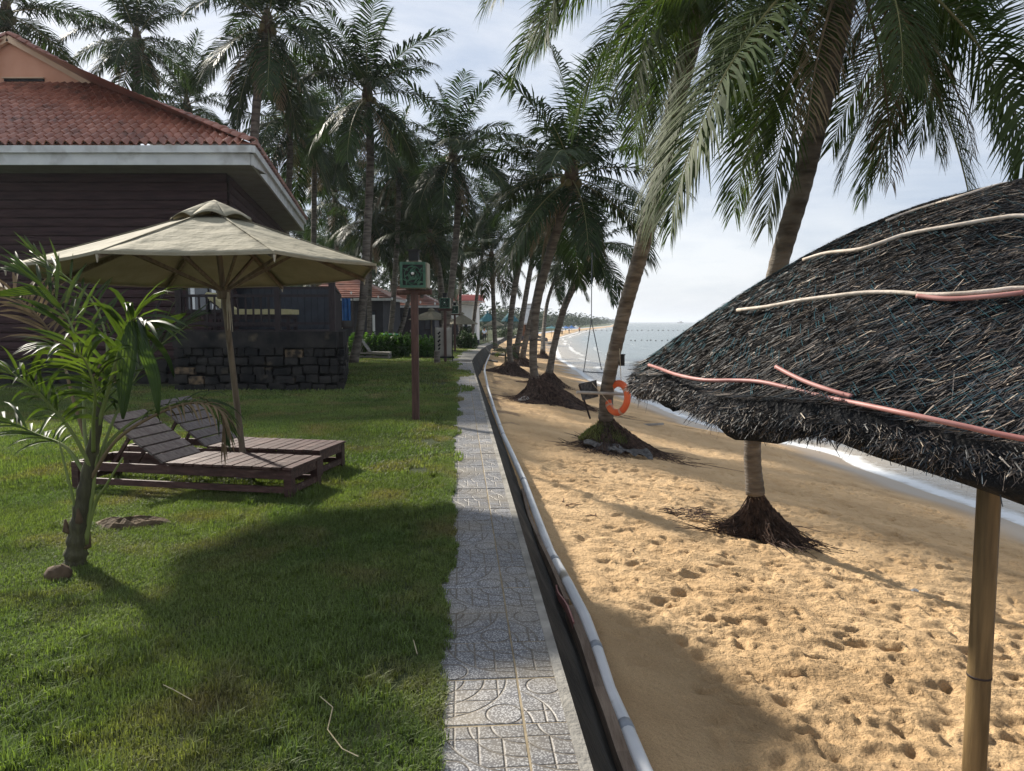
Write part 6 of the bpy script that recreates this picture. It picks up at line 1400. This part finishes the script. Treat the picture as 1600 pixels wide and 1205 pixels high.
# ================================================================== PEOPLE
def person(label, base, H, yaw, stride=.2, shirt='shirt', legs='trousers', walk=True):
    t = thing('person', label, 'person', base); s = H / 1.75; b = Vector(base); ca, sa = math.cos(yaw), math.sin(yaw)
    def W(p): return (p[0] * s * ca - p[1] * s * sa, p[0] * s * sa + p[1] * s * ca, p[2] * s)
    J = dict(pel=(0, 0, .95), wst=(0, 0, 1.08), ch=(0, 0, 1.32), nk=(0, 0, 1.46), hd0=(0, .01, 1.55), hd=(0, .02, 1.68), hl=(-.10, 0, .90), hr=(.10, 0, .90), kl=(-.11, .10 * walk + .02, .50), kr=(.11, -.02, .50), al=(-.11, .12 * walk, .09), ar=(.11, -.20 * walk, .13), tl=(-.12, .26 * walk + .02, .03), tr=(.12, -.07, .04),
             sl=(-.18, 0, 1.40), sr=(.18, 0, 1.40), el=(-.25, -.04, 1.13), er=(.25, .03, 1.13), wl=(-.27, .06, .90), wr=(.27, .10, .90), gl=(-.27, .09, .81), gr=(.27, .14, .81))
    Rd = dict(pel=.13, wst=.12, ch=.145, nk=.055, hd0=.075, hd=.095, hl=.10, hr=.10, kl=.062, kr=.062, al=.042, ar=.042, tl=.035, tr=.035, sl=.062, sr=.062, el=.042, er=.042, wl=.030, wr=.030, gl=.036, gr=.036)
    E = [('pel', 'wst'), ('wst', 'ch'), ('ch', 'nk'), ('nk', 'hd0'), ('hd0', 'hd'), ('pel', 'hl'), ('pel', 'hr'), ('hl', 'kl'), ('hr', 'kr'), ('kl', 'al'), ('kr', 'ar'), ('al', 'tl'), ('ar', 'tr'), ('ch', 'sl'), ('ch', 'sr'), ('sl', 'el'), ('sr', 'er'), ('el', 'wl'), ('er', 'wr'), ('wl', 'gl'), ('wr', 'gr')]
    def skin(name, keys, edges, grow, m, root):
        keys = list(keys); me = bpy.data.meshes.new(name); me.from_pydata([W(J[k]) for k in keys], [(keys.index(a), keys.index(c)) for a, c in edges], []); me.materials.append(m)
        o = link(name, me, t); o.modifiers.new('skin', 'SKIN'); sv = me.skin_vertices[0].data
        for i, k in enumerate(keys): r = (Rd[k] + grow) * s; sv[i].radius = (r, r * (.72 if k in ('pel', 'wst', 'ch') else 1)); sv[i].use_root = (k == root)
        sb_ = o.modifiers.new('sub', 'SUBSURF'); sb_.levels = 2; sb_.render_levels = 2; return o
    skin('body', J.keys(), E, 0, M['skin'], 'pel')
    skin('shirt', ['wst', 'ch', 'pel', 'sl', 'sr', 'el', 'er'], [('pel', 'wst'), ('wst', 'ch'), ('ch', 'sl'), ('ch', 'sr'), ('sl', 'el'), ('sr', 'er')], .018, M[shirt], 'ch')
    skin('trousers', ['pel', 'hl', 'hr', 'kl', 'kr', 'al', 'ar'], [('pel', 'hl'), ('pel', 'hr'), ('hl', 'kl'), ('hr', 'kr'), ('kl', 'al'), ('kr', 'ar')], .022, M[legs], 'pel')
    mb = MB(); mb.lathe([(.05, .10), (.088, .06), (.104, .0), (.104, -.03), (.07, -.09)][::-1], (0, 0, 0), 12); o = link('hair', mb.mesh('hair', M['hair'], True), t); o.location = W((0, -.015, 1.70)); o.scale = (s, s, s)
pb_ = G(757, 535, False); person('man in a pale blue shirt and dark trousers walking away along the path', (pb_[0], pb_[1], float(lawn_z(pb_[0], pb_[1])) + .035), 1.75, 0.0)
for i, (px_, Y, sh, lab) in enumerate(((868, 160, 'orange', 'tiny bather in orange on the far beach'), (878, 175, 'white', 'tiny figure in white by the far parasols'), (889, 200, 'shirt', 'tiny figure in pale blue nearer the far waterline'), (905, 225, 'orange', 'tiny figure standing at the end of the sand spit'))):
    x = (px_ - CX) / F * Y; person(lab, (x, Y, max(SEA, float(sand_z0(x, Y)))), 1.7, i, shirt=sh, legs='trousers', walk=False)

# ================================================================== ON THE WATER
bm_ = MB(); R_ = .28
bm_.lathe([(.02, -.2), (.2, -.12), (.28, 0), (.2, .16), (.02, .24)], (0, 0, 0), 8); bme = bm_.mesh('buoy', M['black'])
def buoys(row, n, px0, px1, py, label, group):
    for i in range(n):
        p = at(px0 + (px1 - px0) * (i + rnd.uniform(-.2, .2)) / n, py + rnd.uniform(-.5, .5), SEA + .05); o = link('buoy', bme, None, p); s = rnd.uniform(.8, 1.2) * p[1] / 300 * 1.1; o.scale = (s,) * 3; tag(o, label, 'buoy', group)
buoys(0, 34, 868, 1140, 516.5, 'small dark buoy in the outer line of floats', 'outer line of buoys')
buoys(1, 13, 985, 1092, 532, 'small dark buoy in the inner line of floats', 'inner line of buoys')
c = at(1063, 505.0, SEA); t = thing('fishing_boat', 'dark fishing boat on the horizon', 'boat', c); k_ = c[1] / F
mb = MB(); vs = []
for x, w, zt2 in ((-5, .1, 1.6), (-3.5, .9, 1.1), (0, 1.2, .8), (3.5, .9, 1.1), (5, .1, 1.8)): vs += [(c[0] + x * k_, c[1] - w * k_, c[2] + zt2 * k_), (c[0] + x * k_ * .85, c[1], c[2] - .3 * k_), (c[0] + x * k_, c[1] + w * k_, c[2] + zt2 * k_)]
mb.add(vs, [f for i in range(4) for f in ((3 * i, 3 * i + 1, 3 * i + 4, 3 * i + 3), (3 * i + 1, 3 * i + 2, 3 * i + 5, 3 * i + 4), (3 * i + 2, 3 * i, 3 * i + 3, 3 * i + 5))]); part('hull', mb, M['slate'], t)
mb = MB(); mb.box((c[0] + 1 * k_, c[1], c[2] + 1.9 * k_), (3 * k_, 1.2 * k_, 1.8 * k_)); part('cabin', mb, M['greywood'], t)
mb = MB(); mb.tube([(c[0] - 1.5 * k_, c[1], c[2] + .8 * k_), (c[0] - 1.5 * k_, c[1], c[2] + 4.4 * k_)], .12 * k_, 5); part('mast', mb, M['black'], t)

# rocks and wrack below the far wall
RK = [(778, 556, .55), (789, 550, .8), (800, 546, .7), (812, 541, .9), (845, 533, 1.1), (858, 538, .8), (770, 566, .3), (838, 528, 1.2)]
RL = ['smallest dark rock against the bend of the sea wall', 'dark rock below the first pale buttress', 'grey rock between the palm trunks', 'broad rock behind the straight palm trunk', 'low dark rock by the spit of sand', 'wet dark rock at the edge of the water', 'small stone beside the white pipe end', 'largest dark rock, nearest the brown pavilion']
for i, (px_, py_, s_) in enumerate(RK):
    c = G(px_, py_, True); o = link('rock', BL[i % 6].copy(), None, c); o.data.materials[0] = M['rock']; o.scale = (s_ * 2.0, s_ * 1.3, s_ * .8); o.rotation_euler = (.1, .1, i); tag(o, RL[i], 'rock')
mb = MB(); c = G(811, 545, True); mb.tube([c + np.array([0, 0, .1]), c + np.array([.05, 0, 1.2])], .14, 8); solo('orange_float', mb, M['orange'], 'orange float standing behind the palm trunks by the wall', 'float', c)
# far wooded coast and the dark grove behind the bungalows
def wood(name, trees, leaves, size, m, seed, label):
    g = np.random.default_rng(seed); P = []
    for (x, y_, z, r, h) in trees:
        n = leaves; d = g.normal(0, 1, (n, 3)); d /= np.linalg.norm(d, axis=1)[:, None]; q = d * (g.random(n)[:, None] ** .4) * np.array([r, r, h * .5]); q += np.array([x, y_, z + h * .55]); P.append(np.concatenate([q, np.full((n, 1), r)], 1))
    P = np.concatenate(P); N_ = len(P); a = g.normal(0, 1, (N_, 3)); a[:, 2] *= .5; a /= np.linalg.norm(a, axis=1)[:, None]; b = np.cross(a, g.normal(0, 1, (N_, 3))); b /= np.linalg.norm(b, axis=1)[:, None]
    s = (size * P[:, 3] * g.uniform(.5, 1.3, N_))[:, None]; p = P[:, :3]; V = np.stack([p - a * s, p + b * s * .35, p + a * s, p - b * s * .35], 1)
    o = link(name, npmesh(name, V.reshape(-1, 3), np.arange(N_ * 4).reshape(-1, 4), m, False)); return tag(o, label, 'trees', None, 'stuff')
g = np.random.default_rng(12); tr = []
for i in range(520):
    y_ = 170 * (1500 / 170) ** g.random(); x = float(xw(y_)) - 3 - abs(g.normal(0, .05)) * y_ ; h = g.uniform(3.5, 7); tr.append((x, y_, -1.0, h * .55, h))
wood('far_coast_wood', tr, 60, .20, M['farwood'], 3, 'band of low trees along the far curving shore')
tr = []
for i in range(330):
    y_ = g.uniform(92, 170); x = -(g.uniform(-.02, .62)) * y_ - 3; x = min(x, float(xw(y_)) - 12 if y_ > 120 else -9); h = g.uniform(6, 14); tr.append((x, y_, -1.0, g.uniform(1.8, 3.4), h))
wood('grove_backdrop', tr, 150, .16, M['farwood'], 4, 'dark mass of trees filling the gaps behind the palm grove')
# overhead wire with small lights
a = atY(528, 452, 34); b = atY(863, 483, 30); mid = (a + b) / 2 + np.array([0, 0, -.35]); Pw = [a * (1 - t_) ** 2 + mid * 2 * t_ * (1 - t_) + b * t_ * t_ for t_ in np.linspace(0, 1, 30)]
t = thing('string_lights', 'thin sagging wire of small white bulbs strung across the lawn between palms', 'string lights', a); mb = MB(); mb.tube(Pw, .008, 4); part('wire', mb, M['roperope'], t)
for p in Pw[2:16:2]: mb = MB(); mb.lathe([(.01, 0), (.035, -.04), (.045, -.09), (.01, -.14)], p, 6); part('bulb', mb, M['white'], t)

# ================================================================== GRASS on the lawn (geometry nodes, instanced patches)
def tuft(name, size, n, h, w, seed):
    g = np.random.default_rng(seed); me = blades(name, (0, 0, 0), size * .62, n, h, w, M['grassb'], seed=seed); return me
gcol = bpy.data.collections.new('grass_patches')
def scatter(name, pts, rots, scs, meshes, label):
    tcol = bpy.data.collections.new(name + '_kinds')
    for i, me in enumerate(meshes): tcol.objects.link(bpy.data.objects.new('blade_patch', me))
    me = bpy.data.meshes.new(name); me.vertices.add(len(pts)); me.vertices.foreach_set('co', np.array(pts, np.float32).ravel())
    a = me.attributes.new('rot', 'FLOAT', 'POINT'); a.data.foreach_set('value', np.array(rots, np.float32)); a = me.attributes.new('siz', 'FLOAT', 'POINT'); a.data.foreach_set('value', np.array(scs, np.float32))
    o = link(name, me); ng = bpy.data.node_groups.new(name, 'GeometryNodeTree'); ng.interface.new_socket('Geometry', in_out='INPUT', socket_type='NodeSocketGeometry'); ng.interface.new_socket('Geometry', in_out='OUTPUT', socket_type='NodeSocketGeometry')
    N = ng.nodes; L = ng.links; gi = N.new('NodeGroupInput'); go = N.new('NodeGroupOutput'); ip = N.new('GeometryNodeInstanceOnPoints'); ci = N.new('GeometryNodeCollectionInfo'); ci.inputs['Collection'].default_value = tcol; ci.inputs['Separate Children'].default_value = True
    ip.inputs['Pick Instance'].default_value = True; r = N.new('GeometryNodeInputNamedAttribute'); r.data_type = 'FLOAT'; r.inputs[0].default_value = 'rot'; s = N.new('GeometryNodeInputNamedAttribute'); s.data_type = 'FLOAT'; s.inputs[0].default_value = 'siz'
    cx_ = N.new('ShaderNodeCombineXYZ'); L.new(r.outputs[0], cx_.inputs[2]); cs = N.new('ShaderNodeCombineXYZ'); cs.inputs[0].default_value = 1; cs.inputs[1].default_value = 1; L.new(s.outputs[0], cs.inputs[2])
    L.new(gi.outputs[0], ip.inputs['Points']); L.new(ci.outputs[0], ip.inputs['Instance']); L.new(cx_.outputs[0], ip.inputs['Rotation']); L.new(cs.outputs[0], ip.inputs['Scale']); L.new(ip.outputs[0], go.inputs[0])
    md = o.modifiers.new('scatter', 'NODES'); md.node_group = ng; return tag(o, label, 'grass', None, 'stuff')
g = np.random.default_rng(77)
def lawnpts(y0, y1, step, edge):
    P = []; y_ = y0
    while y_ < y1:
        xe = float(xw(y_)) - edge; half_ = y_ * .76 + .6; x = xe - g.uniform(0, step)
        while x > -half_ - .4:
            px_, py_ = x + g.uniform(-.3, .3) * step, y_ + g.uniform(-.3, .3) * step
            inside = (py_ > 17.9 and px_ < -6.2) or (py_ > Dc[1] - .15 and py_ < Dc[1] + 7 and px_ < Dc[0] - .21 * (py_ - Dc[1]) + .12)
            if not inside: P.append((px_, py_, float(lawn_z(px_, py_))))
            x -= step
        y_ += step
    return P
def put(name, P, meshes, label, lo=.45, hi=1.5):
    P = np.array(P); sc_ = lo + (hi - lo) * fbm(P[:, 0] * 1.3, P[:, 1] * 1.3, 31, 3) ** 1.3 * 1.25; scatter(name, P, g.uniform(0, 6.28, len(P)), sc_, meshes, label)
KE = [tuft('blade_patch', .07, 70, .040, .004, 590 + i) for i in range(4)]
K1 = [tuft('blade_patch', .44, 1700, .032, .0040, 500 + i) for i in range(5)]
K2 = [tuft('blade_patch', .98, 2300, .050, .009, 520 + i) for i in range(5)]
K3 = [tuft('blade_patch', 2.0, 2200, .075, .022, 540 + i) for i in range(4)]
P = lawnpts(1.7, 7.2, .27, .56 + .24)
# ragged fringe creeping over the slabs
put('near_grass', P, K1, 'short green grass of the lawn nearest the camera')
put('middle_grass', lawnpts(7.2, 15, .55, .56 + .46), K2, 'mown grass of the lawn around the lamp post')
put('far_grass', lawnpts(15, 60, 1.25, .56 + .95), K3, 'sunlit and shaded grass towards the hedge', .5, 1.1)
PE = []
for y_ in np.arange(1.7, 28.4, .022):
    for q in range(2 if y_ < 10 else 1):
        a_ = -.545 + .11 * (fbm(y_ * 1.3, 0.5, 95, 3) - .5) * 2; PE.append((float(xw(y_)) + a_ - abs(g.normal(0, .09)), y_, 0.0))
put('edge_grass', PE, KE, 'ragged grass fringe creeping over the edge of the paving', .5, 1.3)
KT = [tuft('blade_patch', .09, 70, .08, .005, 560 + i) for i in range(3)]
P = [];
for i in range(260):
    y_ = g.uniform(1.9, 7.5); x = g.uniform(-.74 * y_, float(xw(y_)) - .7)
    if fbm(x * 1.1, y_ * 1.1, 88, 3) > .5: P.append((x, y_, 0.0))
put('grass_tufts', P, KT, 'longer pale tufts of grass dotted over the near lawn', .4, 1.3)

# ================================================================== HAZE over the sea and far shore
hb = MB(); hb.box((0, 19000, 22.2), (42000, 40000, 50)); hz = link('haze', hb.mesh('haze', None)); hz['kind'] = 'stuff'
hm = bpy.data.materials.new('haze_air'); hm.use_nodes = True; N = hm.node_tree.nodes; N.remove(N['Principled BSDF']); pv = N.new('ShaderNodeVolumePrincipled'); pv.inputs['Color'].default_value = (.86, .92, 1, 1); pv.inputs['Density'].default_value = .0003; pv.inputs['Anisotropy'].default_value = .3
hm.node_tree.links.new(pv.outputs[0], N['Material Output'].inputs['Volume']); hz.data.materials.append(hm)
sc.cycles.volume_bounces = 0
